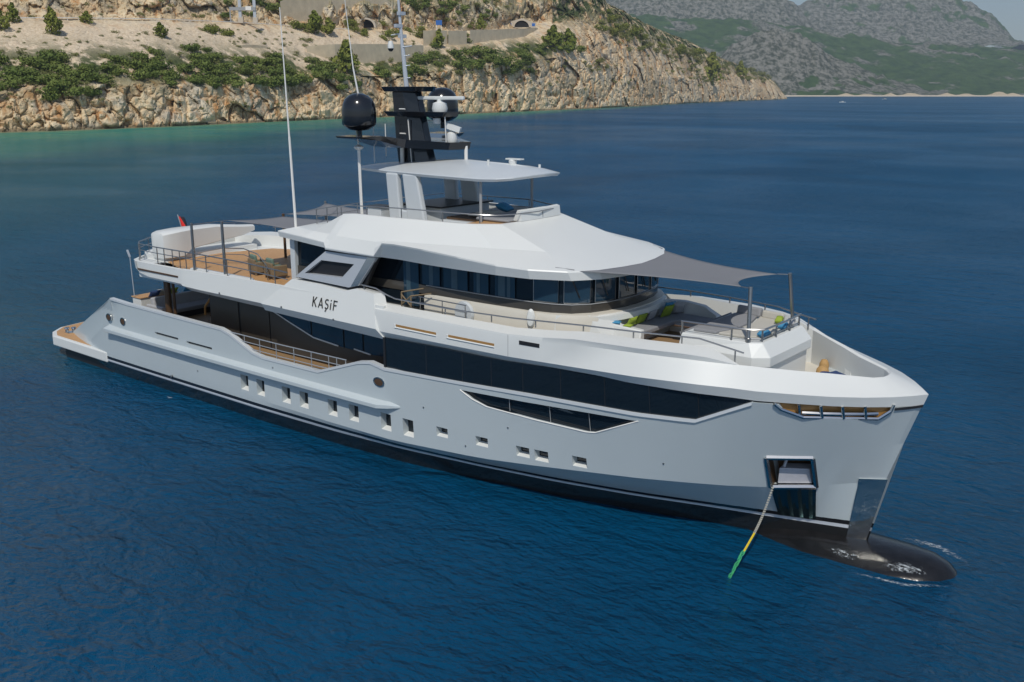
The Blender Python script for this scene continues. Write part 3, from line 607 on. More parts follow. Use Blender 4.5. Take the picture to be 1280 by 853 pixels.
# ---------------------------------------------------------------- roof with sloping sundeck coaming
RS = [  # lower_in, lower, fold, valley, coaming
 ((20.6, 0, 8.5), (19.6, 0, 8.62), (19.55, 0, 8.86), (20.4, 0, 9.06), (22.0, 0, 9.18)),
 ((20.6, -2, 8.5), (19.65, -2.2, 8.62), (19.6, -2.2, 8.86), (20.45, -2.0, 9.06), (22.0, -1.7, 9.18)),
 ((20.7, -3.5, 8.5), (20.05, -3.95, 8.62), (20.0, -4.0, 8.86), (20.7, -3.45, 9.05), (22.1, -2.9, 9.19)),
 ((22, -3.5, 8.45), (22, -4.2, 8.56), (22, -4.25, 8.80), (22.15, -3.85, 9.03), (22.6, -3.15, 9.32)),
 ((23.3, -3.5, 8.42), (23.35, -4.3, 8.50), (23.35, -4.34, 8.72), (23.35, -4.0, 9.03), (23.4, -3.25, 9.78)),
 ((23.6, -3.5, 8.42), (23.55, -4.44, 8.46), (23.58, -4.46, 8.52), (23.95, -4.2, 9.03), (24.0, -3.28, 9.84)),
 ((25, -3.5, 8.40), (25, -4.46, 8.45), (25, -4.48, 8.51), (25.1, -4.25, 9.03), (25, -3.32, 9.85)),
 ((26.3, -3.45, 8.38), (26.35, -4.42, 8.43), (26.4, -4.46, 8.49), (26.35, -4.3, 9.02), (26, -3.32, 9.85)),
 ((26.6, -3.45, 8.38), (26.55, -4.15, 8.42), (26.85, -4.45, 9.02), (26.9, -4.28, 9.10), (26.6, -3.28, 9.85)),
 ((27.4, -3.42, 8.38), (27.4, -4.05, 8.40), (27.5, -4.47, 9.05), (27.5, -4.2, 9.13), (27.2, -3.2, 9.85)),
 ((28.9, -3.4, 8.36), (28.9, -4.1, 8.37), (29, -4.44, 8.99), (28.9, -3.95, 9.14), (28.4, -3.0, 9.84)),
 ((30.5, -3.4, 8.36), (30.6, -4.18, 8.38), (30.7, -4.40, 8.88), (30.2, -3.65, 9.15), (29.3, -2.82, 9.83)),
 ((32.2, -3.35, 8.36), (32.3, -4.2, 8.39), (32.4, -4.32, 8.76), (31.5, -3.32, 9.15), (29.95, -2.62, 9.83)),
 ((33, -3.3, 8.35), (33.6, -3.92, 8.36), (33.62, -4.05, 8.70), (32.36, -2.84, 9.12), (30.38, -2.31, 9.83)),
 ((34, -3.0, 8.33), (34.85, -3.18, 8.33), (34.78, -3.32, 8.65), (33.2, -2.40, 9.08), (30.80, -2.0, 9.83)),
 ((34.6, -2.4, 8.31), (35.45, -2.18, 8.31), (35.40, -2.28, 8.62), (33.27, -1.6, 9.08), (30.87, -1.33, 9.83)),
 ((35, -1.2, 8.3), (35.73, -1.1, 8.30), (35.70, -1.15, 8.60), (33.34, -.8, 9.08), (30.93, -.66, 9.83)),
 ((35.1, 0, 8.3), (35.8, 0, 8.3), (35.8, 0, 8.6), (33.38, 0, 9.08), (30.96, 0, 9.83))]
rg = []
for li, lo, fo, va, cp in RS:
    L_ = Vector(lo); F_ = Vector(fo); V_ = Vector(va); C_ = Vector(cp); cc = Vector((26.5, 0, cp[2])); inn = C_ + (cc - C_).normalized() * .14
    midv = F_.lerp(V_, .5) + Vector((0, 0, .012))
    rg.append([li, L_.lerp(Vector(li), .06), lo, L_.lerp(F_, .12), L_.lerp(F_, .92), F_ + (V_ - F_) * .02 + Vector((0, 0, .012)), midv, V_, C_ - (C_ - V_) * .02, C_, inn, (inn.x, inn.y, 9.14)])
mb = MB(); mb.loft(rg); mb.mirror(); roof = mb.build('bridge_roof', WHITE, Y, smooth=7.5, weld=True)
mb = MB(); fl_ = [(cp[0] , cp[1]) for *_, cp in RS]; mb.plate(fl_ + [(x, -y) for x, y in reversed(fl_[1:-1])], 9.05, 9.16); mb.build('sundeck_floor', CREAM, Y, smooth=0)
mb = MB(); mb.plate([(29.2, -2.3), (30.2, -2.2), (30.75, -1.7), (30.95, 0), (30.75, 1.7), (30.2, 2.2), (29.2, 2.3)], 9.5, 9.76); mb.build('sundeck_front_step', TEAK, Y, smooth=0)
# sundeck furniture
mb = MB(); mb.b2(26.9, 29.9, -1.15, 2.2, 9.16, 9.62); mb.b2(29.2, 30.5, -1.5, 1.7, 9.16, 9.62); s1 = mb.build('sunpad_base', HARDTOP, Y, smooth=0, bevel=.04)
mb = MB(); mb.b2(28.9, 30.55, -1.3, 1.6, 9.77, 9.9); tag(mb.build('sunpad', GREYFAB, None, smooth=30, bevel=.06), 'dark grey sunpad at the front of the sundeck under the hardtop', 'sunpad')
mb = MB(); mb.b2(27.0, 28.8, -.9, 2.1, 9.63, 9.72); mb.build('sundeck_teak_shelf', BROWN, Y, smooth=0)
mb = MB(); mb.b2(24.4, 26.6, -.8, 2.3, 9.16, 10.02); bar = mb.build('bar_counter', HARDTOP, Y, smooth=0, bevel=.03)
mb = MB(); mb.b2(24.3, 26.75, -.95, 2.4, 10.025, 10.09); mb.build('counter_top', BLACKMATT, bar, smooth=0)
mb = MB(); mb.b2(23.4, 24.2, -1.9, -1.2, 9.16, 9.95); bar2 = mb.build('sundeck_locker', HARDTOP, Y, smooth=0, bevel=.03)
mb = MB(); mb.b2(23.35, 24.25, -1.95, -1.15, 9.955, 10.0); mb.build('locker_top', BLACKMATT, bar2, smooth=0)
mb = MB(); mb.loft([[(30.85 + .1 * (1 - (y / 1.7) ** 2), y, 9.84), (30.8 + .1 * (1 - (y / 1.7) ** 2), y, 10.22), (30.65 + .1 * (1 - (y / 1.7) ** 2), y, 10.26), (30.5, y, 9.84)] for y in (-.95, -.5, 0, .6, 1.2, 1.7)], True, True); mb.build('sundeck_backrest', WHITE, Y, smooth=40)
def cushion(name, m, c, sz, rz=0, ry=0, rx=0):
    mb = MB(); n = 7; rows = []
    for side in (1, -1):
        for i in range(n):
            for j in range(n): pass
    u = np.linspace(-1, 1, n); top = []; bot = []
    M = Matrix.Translation(c) @ Matrix.Rotation(rz, 4, 'Z') @ Matrix.Rotation(ry, 4, 'Y') @ Matrix.Rotation(rx, 4, 'X')
    for a in u:
        rt = []; rb = []
        for b_ in u:
            e = (1 - a ** 4) * (1 - b_ ** 4); pin = 1 - .06 * (abs(a) ** 2) * (1 - abs(b_)) 
            x = a * sz[0] / 2 * (1 - .07 * (1 - b_ * b_)) if abs(a) > .99 else a * sz[0] / 2
            y = b_ * sz[1] / 2 * (1 - .07 * (1 - a * a)) if abs(b_) > .99 else b_ * sz[1] / 2
            h = sz[2] / 2 * (.18 + .82 * e ** .6)
            rt.append(M @ Vector((x, y, h))); rb.append(M @ Vector((x, y, -h)))
        top.append(rt); bot.append(rb)
    mb.loft(top); mb.loft(bot)
    edge = [(0, j) for j in range(n)] + [(i, n - 1) for i in range(1, n)] + [(n - 1, j) for j in range(n - 2, -1, -1)] + [(i, 0) for i in range(n - 2, 0, -1)]
    mb.loft([[top[i][j] for i, j in edge], [bot[i][j] for i, j in edge]], True)
    return mb.build(name, m, None, smooth=60, weld=True)
tag(cushion('cushion', BLUEF, (27.9, 1.75, 9.93), (.6, .6, .3), .2, R(20)), 'blue cushion lying on the sundeck seating behind the hardtop pole', 'cushion')
tag(cushion('towel_pile', BEIGEFAB, (28.2, .3, 9.80), (1.2, 1.3, .22), .3), 'beige and yellow towels spread on the sundeck seat', 'towels')

# hardtop, its legs and poles
HT = [(22.5, 0, 11.6), (22.55, -1.3, 11.58), (22.78, -1.72, 11.57), (24.4, -1.80, 11.51), (26.0, -1.88, 11.49), (27.3, -2.02, 11.49), (29.7, -2.05, 11.47), (30.45, -1.92, 11.49), (30.95, -1.5, 11.53), (31.22, -.8, 11.58), (31.33, 0, 11.6)]
def crown(x): return float(np.interp(x, [22.5, 23, 25.2, 27.4, 29.3, 31.0, 31.4], [11.62, 11.68, 11.88, 11.97, 11.93, 11.74, 11.64]))
mb = MB(); rg = []
for x, y, z in HT:
    xs = min(max(x, 23.4), 30.4); lx = x + (27 - x) * .03
    rg.append([(27.2, 0, 11.36), (27 + (x - 27) * .9, y * .86, z - .13), (lx, y * .975, z - .12), (x, y, z - .02), (x, y * .992, z + .012), (x + (xs - x) * .5, y * .55, z + (crown(xs) - z) * .72), (xs, y * .12, crown(xs)), (27.2, 0, crown(27.2) + .002)])
mb.loft(rg); mb.mirror(); ht = mb.build('hardtop', HARDTOP, Y, smooth=14, weld=True)
for s in (-1, 1):
    mb = MB(); y0, y1 = (s * 1.6, s * 1.86)
    def pr(poly): mb.prism([(x, y0, z) for x, z in poly], [(x, y1, z) for x, z in poly])
    pr([(24.7, 9.16), (25.35, 9.16), (25.15, 11.43), (24.5, 11.43)])
    pr([(25.75, 9.16), (26.75, 9.16), (26.25, 11.43), (25.45, 11.43)])
    mb.b2(25.2, 25.8, min(y0, y1) + .03, max(y0, y1) - .03, 9.16, 9.95)
    mb.build('hardtop_leg', HARDTOP, Y, smooth=0, bevel=.06)
    mb = MB(); mb.tube([(29.45, s * 1.62, 9.16), (29.45, s * 1.62, 11.44)], .06, 10); mb.build('hardtop_pole', GREYPOST, Y)
mb = MB(); mb.lathe([(.16, -.1), (.17, .1), (.1, .14)], (29.5, .3, 11.92), 12); mb.b2(29.2, 29.95, .2, .45, 12.05, 12.1); mb.build('antenna_disc', WHITE, Y)
mb = MB(); mb.tube([(28.9, -.5, 11.8), (28.9, -.5, 12.06)], .05, 6); mb.build('hardtop_fitting', WHITE, Y); mb = MB(); mb.tube([(30.3, 1.0, 11.6), (30.3, 1.0, 11.86)], .05, 6); mb.build('hardtop_fitting', WHITE, Y)

# ---------------------------------------------------------------- mast
mb = MB(); secs = []
for z, xa, xb, hw in ((11.7, 23.9, 25.5, .48), (12.7, 23.75, 25.2, .45), (13.75, 23.65, 24.95, .42), (14.66, 23.55, 24.72, .40)):
    secs.append([(xa, -hw, z), (xb - .55, -hw, z), (xb, -hw * .45, z), (xb, hw * .45, z), (xb - .55, hw, z), (xa, hw, z)])
mb.loft(secs, True, True); mast = mb.build('mast', BLACK, Y, smooth=0, bevel=.03)
def bevplate(name, poly, z0, z1, m=BLACK, sh=.9):
    cx = sum(p[0] for p in poly) / len(poly); mb = MB()
    mb.prism([(cx + (x - cx) * sh, y * sh, z0) for x, y in poly], [(x, y, z1) for x, y in poly]); return mb.build(name, m, mast, smooth=0, bevel=.015)
bevplate('mast_top_plate', [(23.1, -.62), (25.15, -.62), (25.3, -.3), (25.3, .3), (25.15, .62), (23.1, .62)], 14.66, 14.86)
bevplate('radar_platform', [(23.35, -.75), (25.2, -.75), (26.6, -.5), (26.75, .3), (26.4, .7), (23.35, .75)], 13.66, 13.86)
# spreader wing carrying the domes
mb = MB(); rg = []
for yq, xa, xb, z0, z1 in ((-3.1, 22.95, 24.5, 12.83, 12.9), (-2.2, 22.95, 24.75, 12.72, 12.92), (-1.3, 23.2, 25.2, 12.42, 12.76), (-.5, 23.4, 26.9, 12.36, 12.66), (.5, 23.4, 27.15, 12.36, 12.66), (1.3, 23.2, 25.9, 12.42, 12.72), (2.2, 22.95, 24.75, 12.6, 12.86), (3.1, 22.95, 24.5, 12.8, 12.9)):
    rg.append([(xa, yq, z1), (xb, yq, z1), (xb - .1, yq, z0), (xa + .1, yq, z0)])
mb.loft(rg, True, True); mb.build('spreader', BLACK, mast, smooth=0)
for s in (-1, 1):
    zb = 13.14 if s < 0 else 13.38
    mb = MB(); mb.lathe([(.10, -.3), (.10, .0)], (23.75, s * 2.5, zb), 8)
    mb.lathe([(.18, -.02), (.40, .02), (.62, .16), (.69, .24), (.70, .42), (.70, .78), (.66, 1.02), (.56, 1.22), (.40, 1.36), (.2, 1.44), (.02, 1.46)], (23.75, s * 2.5, zb), 28); mb.build('radome', BLACK, mast, smooth=50)
mb = MB(); mb.lathe([(.30, 0), (.33, .12), (.28, .34), (.12, .40), (.1, .5)], (25.9, 0, 13.86), 16); rad = mb.build('radar_pedestal', WHITE, mast, smooth=50)
mb = MB(); mb.box((25.9, 0, 14.40), (2.55, .16, .15), R(3)); mb.build('radar_scanner', WHITE, rad, smooth=0, bevel=.04)
mb = MB(); mb.lathe([(.22, 0), (.24, .1), (.2, .34), (.06, .42)], (26.45, .1, 12.66), 14); mb.box((26.55, .1, 13.22), (.62, .24, .22), R(25), R(18)); mb.tube([(26.35, .1, 13.0), (26.4, .1, 13.2)], .06, 6); mb.build('searchlight', WHITE, mast, smooth=40)
mb = MB(); mb.lathe([(.14, 0), (.17, .08), (.15, .22), (.02, .26)], (25.9, -.2, 13.38), 10, None); mb.tube([(25.4, -.2, 13.5), (25.95, -.2, 13.5)], .03, 5); mb.build('floodlight', PALEPOST, mast)
mb = MB(); mb.tube([(24.02, 0, 14.86), (23.85, 0, 16.5)], .10, 8, .08); mb.tube([(23.84, 0, 16.4), (23.66, 0, 18.6)], .07, 8, .05)
for zz in (15.2, 15.7, 16.1): mb.tube([(23.95, 0, zz), (24.25, 0, zz + .02)], .025, 4)
for zz, dy in ((16.9, .25), (17.3, -.3), (17.8, .2)): mb.box((23.75, dy * .4, zz), (.16, .35, .14))
mb.tube([(23.9, -.05, 16.45), (24.2, .2, 16.5)], .03, 5); mb.build('aerial_pole', FRAMEGREY, mast)
mb = MB(); mb.tube([(23.3, -.1, 16.95), (23.8, -.02, 17.0)], .025, 4); mb.lathe([(.03, .3), (.09, .28), (.13, .12), (.13, 0)], (23.25, -.1, 16.42), 10); cctv = mb.build('camera_dome_housing', WHITE, mast)
mb = MB(); mb.lathe([(.12, 0), (.11, -.06), (.06, -.12), (.01, -.13)], (23.25, -.1, 16.42), 10); mb.build('camera_lens', BLACK, cctv)
for z in (13.95, 12.95): 
    mb = MB(); mb.tube([(24.0, -.44, z), (24.35, -.46, z)], .03, 5); mb.build('mast_lamp', PALEPOST, mast)
for (x, y, z0, z1, r) in ((24.25, -.6, 11.72, 12.72, .085), (27.0, .35, 11.72, 12.5, .075)):
    mb = MB(); mb.tube([(x, y, z0), (x, y, z1)], r, 10); mb.build('support_post', PALEPOST, mast)
for (x, y, z0, x2, z1) in ((24.75, -.55, 11.74, 24.6, 13.55), (26.5, -.3, 12.6, 26.45, 13.66), (23.3, -1.3, 11.75, 23.3, 13.2), (23.6, -.9, 12.0, 23.6, 13.35)):
    mb = MB(); mb.tube([(x, y, z0), (x2, y, z1)], .022, 5); mb.build('whip_aerial', PALEPOST, mast)
mb = MB(); mb.tube([(23.95, .1, 14.86), (23.9, .1, 15.35)], .025, 5); mb.build('whip_aerial', PALEPOST, mast)
# long whip aerials
mb = MB(); mb.tube([(20.55, -3.45, 9.0), (20.45, -3.45, 12.8)], .06, 6, .05); mb.tube([(20.45, -3.45, 12.8), (20.3, -3.45, 18.0)], .04, 6, .018); mb.build('long_whip_aerial', PALEPOST, Y)
mb = MB(); mb.tube([(23.55, -2.35, 9.16), (23.55, -2.4, 12.4)], .065, 6); mb.lathe([(.1, 0), (.2, .06), (.2, .12), (.06, .2)], (23.55, -2.4, 12.35), 10); mb.tube([(23.55, -2.4, 12.5), (23.45, -2.45, 13.3)], .035, 5); mb.build('aerial_post', PALEPOST, Y)
mb = MB(); mb.tube([(23.75, -2.5, 14.58), (23.62, -2.6, 15.6)], .04, 6, .03); mb.tube([(23.62, -2.6, 15.6), (23.4, -2.7, 18.2)], .025, 5, .012); mb.build('long_whip_aerial', PALEPOST, Y)
mb = MB(); mb.tube([(6.45, -3.15, 4.1), (6.38, -3.15, 6.25)], .024, 6); mb.box((6.28, -3.15, 6.38), (.08, .08, .4), 0, R(-30)); mb.build('stern_light_pole', FRAMEGREY, Y)

# ---------------------------------------------------------------- railings
rail_pts = [(25.4, -4.38, 7.26), (26.35, -4.36, 7.2), (26.75, -4.2, 6.98), (27.2, -4.15, 6.86), (30, -4.12, 6.83), (33, -4.04, 6.9), (35.8, -3.75, 7.0), (37.6, -3.5, 7.02), (39.75, -3.02, 7.03), (41.25, -2.92, 6.78)]
for s in (1, -1):
    q = [(x, s * y, z) for x, y, z in rail_pts]
    railing('bulwark_handrail', q, (0,), [(along(q, x), (along(q, x)[0], along(q, x)[1], zb)) for x, zb in ((25.7, 7.05), (29.8, 6.6), (32.0, 6.62), (33.9, 6.68), (35.78, 6.8), (37.6, 6.8), (39.2, 6.8), (40.97, 6.38))], .028, DARKSTEEL)
q = [(28.2, -3.85, 7.02), (30.6, -3.85, 7.0)]
railing('gate_rail', q, (0, .22), [((x, -3.85, 7.0), (x, -3.85, 6.5)) for x in (28.25, 29.4, 30.55)], .022, DARKSTEEL)
mb = MB()
for a, b_ in (((27.3, -3.9, 6.5), (27.3, -3.9, 7.1)), ((27.8, -3.9, 6.5), (27.8, -3.9, 7.0)), ((27.3, -3.9, 7.1), (28.2, -3.6, 7.3)), ((27.3, -3.9, 6.6), (27.8, -3.9, 7.0)), ((27.3, -3.9, 7.0), (27.8, -3.9, 6.6)), ((27.8, -3.9, 7.0), (28.6, -3.6, 7.15))): mb.tube([a, b_], .03, 5)
mb.build('boarding_step_frame', WICKER, Y)
mb = MB(); n = 20; cxx, czz = 30.25, 6.62
mb.lathe([(.02, .12), (.42, .12), (.46, .06), (.46, 0)], (cxx, -3.52, czz), 22, Matrix.Rotation(R(90), 3, 'X')); mb.build('round_hatch', HARDTOP, Y, smooth=40)
mb = MB(); mb.lathe([(.02, .1), (.12, .09), (.16, 0)], (33.35, -3.5, 6.85), 14, Matrix.Rotation(R(90), 3, 'X') @ Matrix.Rotation(R(20), 3, 'Y') @ Matrix.Diagonal((1, 2.2, 1))); mb.build('side_vent', WHITE, Y, smooth=40)
# sundeck rail
sr = [(20.9, -2.6, 9.72), (22.4, -2.95, 9.95), (23.5, -3.05, 10.12), (26.5, -3.1, 10.22), (28.4, -2.8, 10.2), (29.9, -2.4, 10.16), (30.5, -2.0, 10.14), (30.85, -1.2, 10.14), (31.0, 0, 10.14), (30.85, 1.2, 10.14)]
railing('sundeck_rail', sr, (0,), [(along(sr, x), (along(sr, x)[0], along(sr, x)[1], zb)) for x, zb in ((20.95, 9.05), (21.9, 9.15), (23.0, 9.5), (24.6, 9.83), (26.6, 9.83), (28.5, 9.83), (30.0, 9.83))] + [((30.92, .4, 10.14), (30.92, .4, 9.83))], .024, DARKSTEEL)
sr2 = [(20.9, -2.6, 9.72), (20.7, 0, 9.75), (20.9, 2.6, 9.8), (23.5, 3.05, 10.15), (28.4, 2.8, 10.2), (30.5, 2.0, 10.14)]
q = sr2
railing('sundeck_rail', q, (0, .32), [(p, (p[0], p[1], zb)) for p, zb in ((q[1], 9.05), (q[2], 9.05), (q[3], 9.6), (q[4], 9.83), ((20.8, -1.3, 9.73), 9.05), ((22, 2.8, 9.95), 9.2), ((26, 2.9, 10.18), 9.8))], .024, DARKSTEEL)
# aft upper deck rails
ar = [(21.15, -4.52, 7.25), (18, -4.52, 7.36), (14.4, -4.52, 7.38), (11.1, -4.5, 7.36)]
railing('aft_deck_rail', ar, (0, .3), [((x, -4.52, along(ar[::-1], x)[2]), (x, -4.52, 6.5)) for x in (20.3, 18.6, 16.9, 15.3, 13.7, 13.2, 12.6, 11.9, 11.3)], .03, DARKSTEEL)
ar = [(11.1, -4.5, 7.36), (9.4, -4.35, 7.34), (8.9, -4.0, 7.36), (8.4, -3.2, 7.4), (8.0, -2.0, 7.45), (7.9, 0, 7.5), (8.0, 2.4, 7.5)]
railing('stern_rail', ar, (0, .3), [(p, (p[0], p[1], 6.5)) for p in ((9.4, -4.35, 7.34), (8.9, -4.0, 7.36), (8.4, -3.2, 7.4), (8.0, -2.0, 7.45), (7.9, 0, 7.5))], .03, DARKSTEEL)
far_r = [(9, 4.2, 7.55), (12, 4.45, 7.62), (16, 4.5, 7.65), (20.5, 4.5, 7.7)]
railing('aft_deck_rail', far_r, (0, .32), [((x, along(far_r, x)[1], along(far_r, x)[2]), (x, along(far_r, x)[1], 6.95)) for x in (9.2, 10.8, 12.6, 14.4, 16.2, 16.5, 18.4, 20.3)], .03, DARKSTEEL)
st_r = [(12.3, -3.0, 7.0), (13.4, -2.2, 7.25), (14.6, -1.9, 7.3), (16.2, -2.3, 7.25), (18.6, -3.6, 7.1)]
railing('stairwell_rail', st_r, (0, .3), [(along(st_r, x), (along(st_r, x)[0], along(st_r, x)[1], 6.45)) for x in (13.4, 15.2, 16.9, 18.5)], .028, DARKSTEEL)
mb = MB(); mb.loft([[(13.9, -4.47, 6.44), (13.9, -4.47, 6.62), (13.9, -4.2, 6.64), (13.9, -4.15, 6.44)], [(18.3, -4.47, 6.44), (18.3, -4.47, 6.62), (18.3, -4.2, 6.64), (18.3, -4.15, 6.44)], [(18.9, -4.47, 6.44), (18.9, -4.47, 6.46), (18.9, -4.35, 6.46), (18.9, -4.35, 6.44)]], True, True); mb.build('deck_kerb', WHITE, Y, smooth=0)
# main deck aft: pillar and stair handrails
mb = MB(); mb.tube([(10.25, -3.5, 3.1), (10.25, -3.5, 5.74)], .17, 14); mb.tube([(10.7, -3.45, 3.1), (10.7, -3.45, 5.74)], .08, 8); mb.build('cockpit_pillar', BROWN, Y)
for y in (-2.9, -2.3):
    mb = MB(); mb.tube([(13.5, y, 5.3), (12.5, y, 4.3), (12.45, y, 3.9)], .06, 6); mb.build('stair_handrail', GOLD, Y)
mb = MB()
for k in range(6): mb.b2(12.6 + k * .16, 12.85 + k * .16, -2.85, -2.35, 3.6 + k * .27, 3.64 + k * .27)
mb.build('stair_treads', BROWN, Y, smooth=0)

# ---------------------------------------------------------------- foredeck lounge
mb = MB()
mb.plate([(35.2, -1.75), (36.4, -1.75), (36.4, 2.1), (35.2, 2.1)], 5.66, 6.30)                 # seat plinth
mb.plate([(36.4, 1.0), (37.9, 1.15), (37.9, 2.1), (36.4, 2.1)], 5.66, 6.30)
mb.build('lounge_base', CREAM, Y, smooth=0, bevel=.04)
mb = MB()
bk = [(35.75, -1.95), (35.55, -1.0), (35.5, 0), (35.55, 1.2), (35.8, 1.95), (36.4, 2.25), (37.2, 2.3), (37.8, 2.15), (38.05, 1.95)]
hz = [6.72, 6.9, 6.95, 6.97, 6.97, 6.95, 6.86, 6.62, 6.2]
o1 = ring(bk, 0, .12); o2 = ring(bk, 0, -.10)
mb.loft([[(a[0], a[1], 5.66), (a[0], a[1], h - .03), (b_[0] * .5 + a[0] * .5, b_[1] * .5 + a[1] * .5, h + .02), (b_[0], b_[1], h - .03), (b_[0], b_[1], 5.66)] for a, b_, h in zip(o1, o2, hz)], False, True); mb.build('lounge_coaming', WHITE, Y, smooth=50)
mb = MB(); i2 = ring(bk, 0, -.10); i3 = ring(bk, 0, -.30)
mb.loft([[(a[0], a[1], 6.45), (a[0], a[1], h - .06), (b_[0], b_[1], h - .14), (b_[0] - .0, b_[1], 6.45)] for a, b_, h in list(zip(i2, i3, hz))[:-1]], True, True)
sofa = mb.build('lounge_backrest', GREYFAB, Y, smooth=40)
mb = MB(); mb.plate([(35.85, -1.5), (36.75, -1.5), (36.75, .75), (37.05, 1.05), (37.85, 1.2), (37.85, 1.95), (36.5, 2.05), (35.9, 1.7)], 6.31, 6.5); mb.build('lounge_seat', GREYFAB, Y, smooth=0, bevel=.05)
mb = MB(); mb.loft([[(35.75, -1.62, 5.66), (35.75, -1.62, 6.72), (35.75, -1.95, 6.72), (35.7, -2.1, 5.66)], [(36.9, -1.6, 5.66), (36.9, -1.6, 6.62), (36.9, -1.85, 6.62), (36.95, -2.05, 5.66)]], True, True); mb.build('lounge_arm', WHITE, Y, smooth=20, bevel=.04)
mb = MB(); mb.plate([(36.3, -2.6), (39.0, -2.4), (39.0, 2.3), (36.3, 2.4)], 5.98, 6.0); mb.build('lounge_teak_floor', TEAKD, Y, smooth=0)
mb = MB(); mb.loft([[(34.3, -3.3, 7.06), (35.75, -1.95, 6.74), (35.6, -2.3, 5.66), (34.2, -3.4, 5.66)], [(35.2, -2.6, 7.06), (36.0, -1.7, 6.74), (36.0, -2.1, 5.66), (35.2, -2.7, 5.66)]], True, True); mb.build('lounge_shoulder', WHITE, Y, smooth=0)
# white sill shelf between the bridge front and the lounge
mb = MB(); sh_i = ring(BP[3:], 0, -.05); mb.loft([[(a[0], a[1], 7.05), (a[0] + .25, a[1] * .93, 7.0), (a[0] + .3, a[1] * .9, 6.8)] for a in sh_i]); mb.mirror(); mb.build('bridge_front_shelf', WHITE, Y, smooth=40)
# forward sunpad block
mb = MB()
TOP = [(38.55, -1.98), (40.9, -1.85), (41.28, -1.62), (41.32, 1.5), (40.9, 1.8), (38.55, 1.95)]
MID = [(38.5, -2.1), (41.15, -2.1), (41.62, -1.72), (41.66, 1.55), (41.2, 2.0), (38.5, 2.1)]
mb.loft([[(x, y, 5.14) for x, y in [(38.55, -2.05), (41.05, -2.05), (41.5, -1.68), (41.54, 1.5), (41.1, 1.95), (38.55, 2.05)]], [(x, y, 6.06) for x, y in [(38.55, -2.05), (41.05, -2.05), (41.5, -1.68), (41.54, 1.5), (41.1, 1.95), (38.55, 2.05)]], [(x, y, 6.1) for x, y in MID], [(x, y, 6.42) for x, y in MID], [(x, y, 6.84) for x, y in TOP]], True, True)
mb.build('foredeck_coaming', WHITE, Y, smooth=0, bevel=.03)
mb = MB(); mb.loft([[(38.45, -1.95, 6.845), (38.45, 1.9, 6.845)], [(38.55, -1.95, 6.66), (38.55, 1.9, 6.66)]])
mb.plate([(38.75, -1.55), (39.55, -1.5), (39.85, -.6), (39.85, .6), (39.6, 1.65), (38.8, 1.65)], 6.846, 6.95); mb.build('foredeck_sunpad', GREYFAB, Y, smooth=0, bevel=.03)
mb = MB(); mb.plate([(39.66, -1.5), (40.6, -1.45), (41.0, -1.2), (41.1, 0), (41.05, 1.3), (39.72, 1.6), (39.95, .6), (39.95, -.6)], 6.846, 6.94); mb.build('foredeck_seat', BEIGEFAB, Y, smooth=0, bevel=.03)
mb = MB(); mb.box((39.3, 1.62, 7.05), (.95, .22, .34), R(-4), 0, R(-12)); mb.build('foredeck_backrest', GREYFAB, Y, smooth=0, bevel=.07)
mb = MB(); mb.box((40.25, 1.5, 7.03), (.85, .22, .3), R(-8), 0, R(-12)); mb.build('foredeck_backrest', BEIGEFAB, Y, smooth=0, bevel=.07)
fr_ = [(38.5, -1.95, 7.22), (40.4, -1.86, 7.24), (40.95, -1.74, 7.25), (41.25, -1.5, 7.25), (41.3, 0, 7.25), (41.25, 1.45, 7.25)]
railing('foredeck_rail', fr_, (0,), [(p, (p[0], p[1], 6.84)) for p in ((38.55, -1.95, 7.22), (40.3, -1.86, 7.24), (41.2, -1.5, 7.25), (41.28, -.6, 7.25), (41.28, .5, 7.25), (41.22, 1.42, 7.25))], .035, DARKSTEEL)
mb = MB(); mb.tube([(40.85, -1.7, 6.93), (41.15, -1.5, 6.93), (41.2, 1.4, 6.93)], .028, 6); mb.build('lower_rail', DARKSTEEL, Y)
# bow locker, bollards and cleat
mb = MB(); mb.prism([(42.9, 1.85, 5.16), (43.15, 1.62, 5.16), (43.1, 1.55, 5.16), (42.8, 1.75, 5.16)], [(42.85, 2.0, 6.1), (43.0, 1.86, 6.1), (42.98, 1.8, 6.1), (42.8, 1.95, 6.1)]); mb.build('bulwark_bracket', WHITE, Y, smooth=0)
mb = MB(); mb.box((43.35, .55, 5.52), (1.25, .45, .08), R(-14), R(8)); mb.box((43.35, .55, 5.34), (1.0, .35, .3), R(-14)); tag(mb.build('windlass_cover', NAVY, None, smooth=0, bevel=.04), 'navy blue canvas cover over the windlass on the bow deck', 'canvas cover')
for (x, y, r, h, m, lb) in ((42.15, 1.5, .22, .36, ORANGE, 'larger orange canvas cover standing behind the forward coaming'), (41.95, 2.15, .17, .42, ORANGE, 'smaller orange canvas cover by the far bulwark behind the coaming')):
    mb = MB(); mb.lathe([(r * .8, 0), (r, .1), (r * .95, h * .7), (r * .6, h), (.02, h + .03)], (x, y, 5.16), 12); tag(mb.build('deck_cover', m, None, smooth=50), lb, 'cover')
mb = MB(); mb.lathe([(.16, 0), (.16, .3), (.22, .36), (.2, .42), (.02, .44)], (42.6, .6, 5.16), 12); mb.lathe([(.16, 0), (.16, .3), (.22, .36), (.2, .42), (.02, .44)], (43.0, .4, 5.16), 12); mb.build('bow_bollard', NAVY, Y)

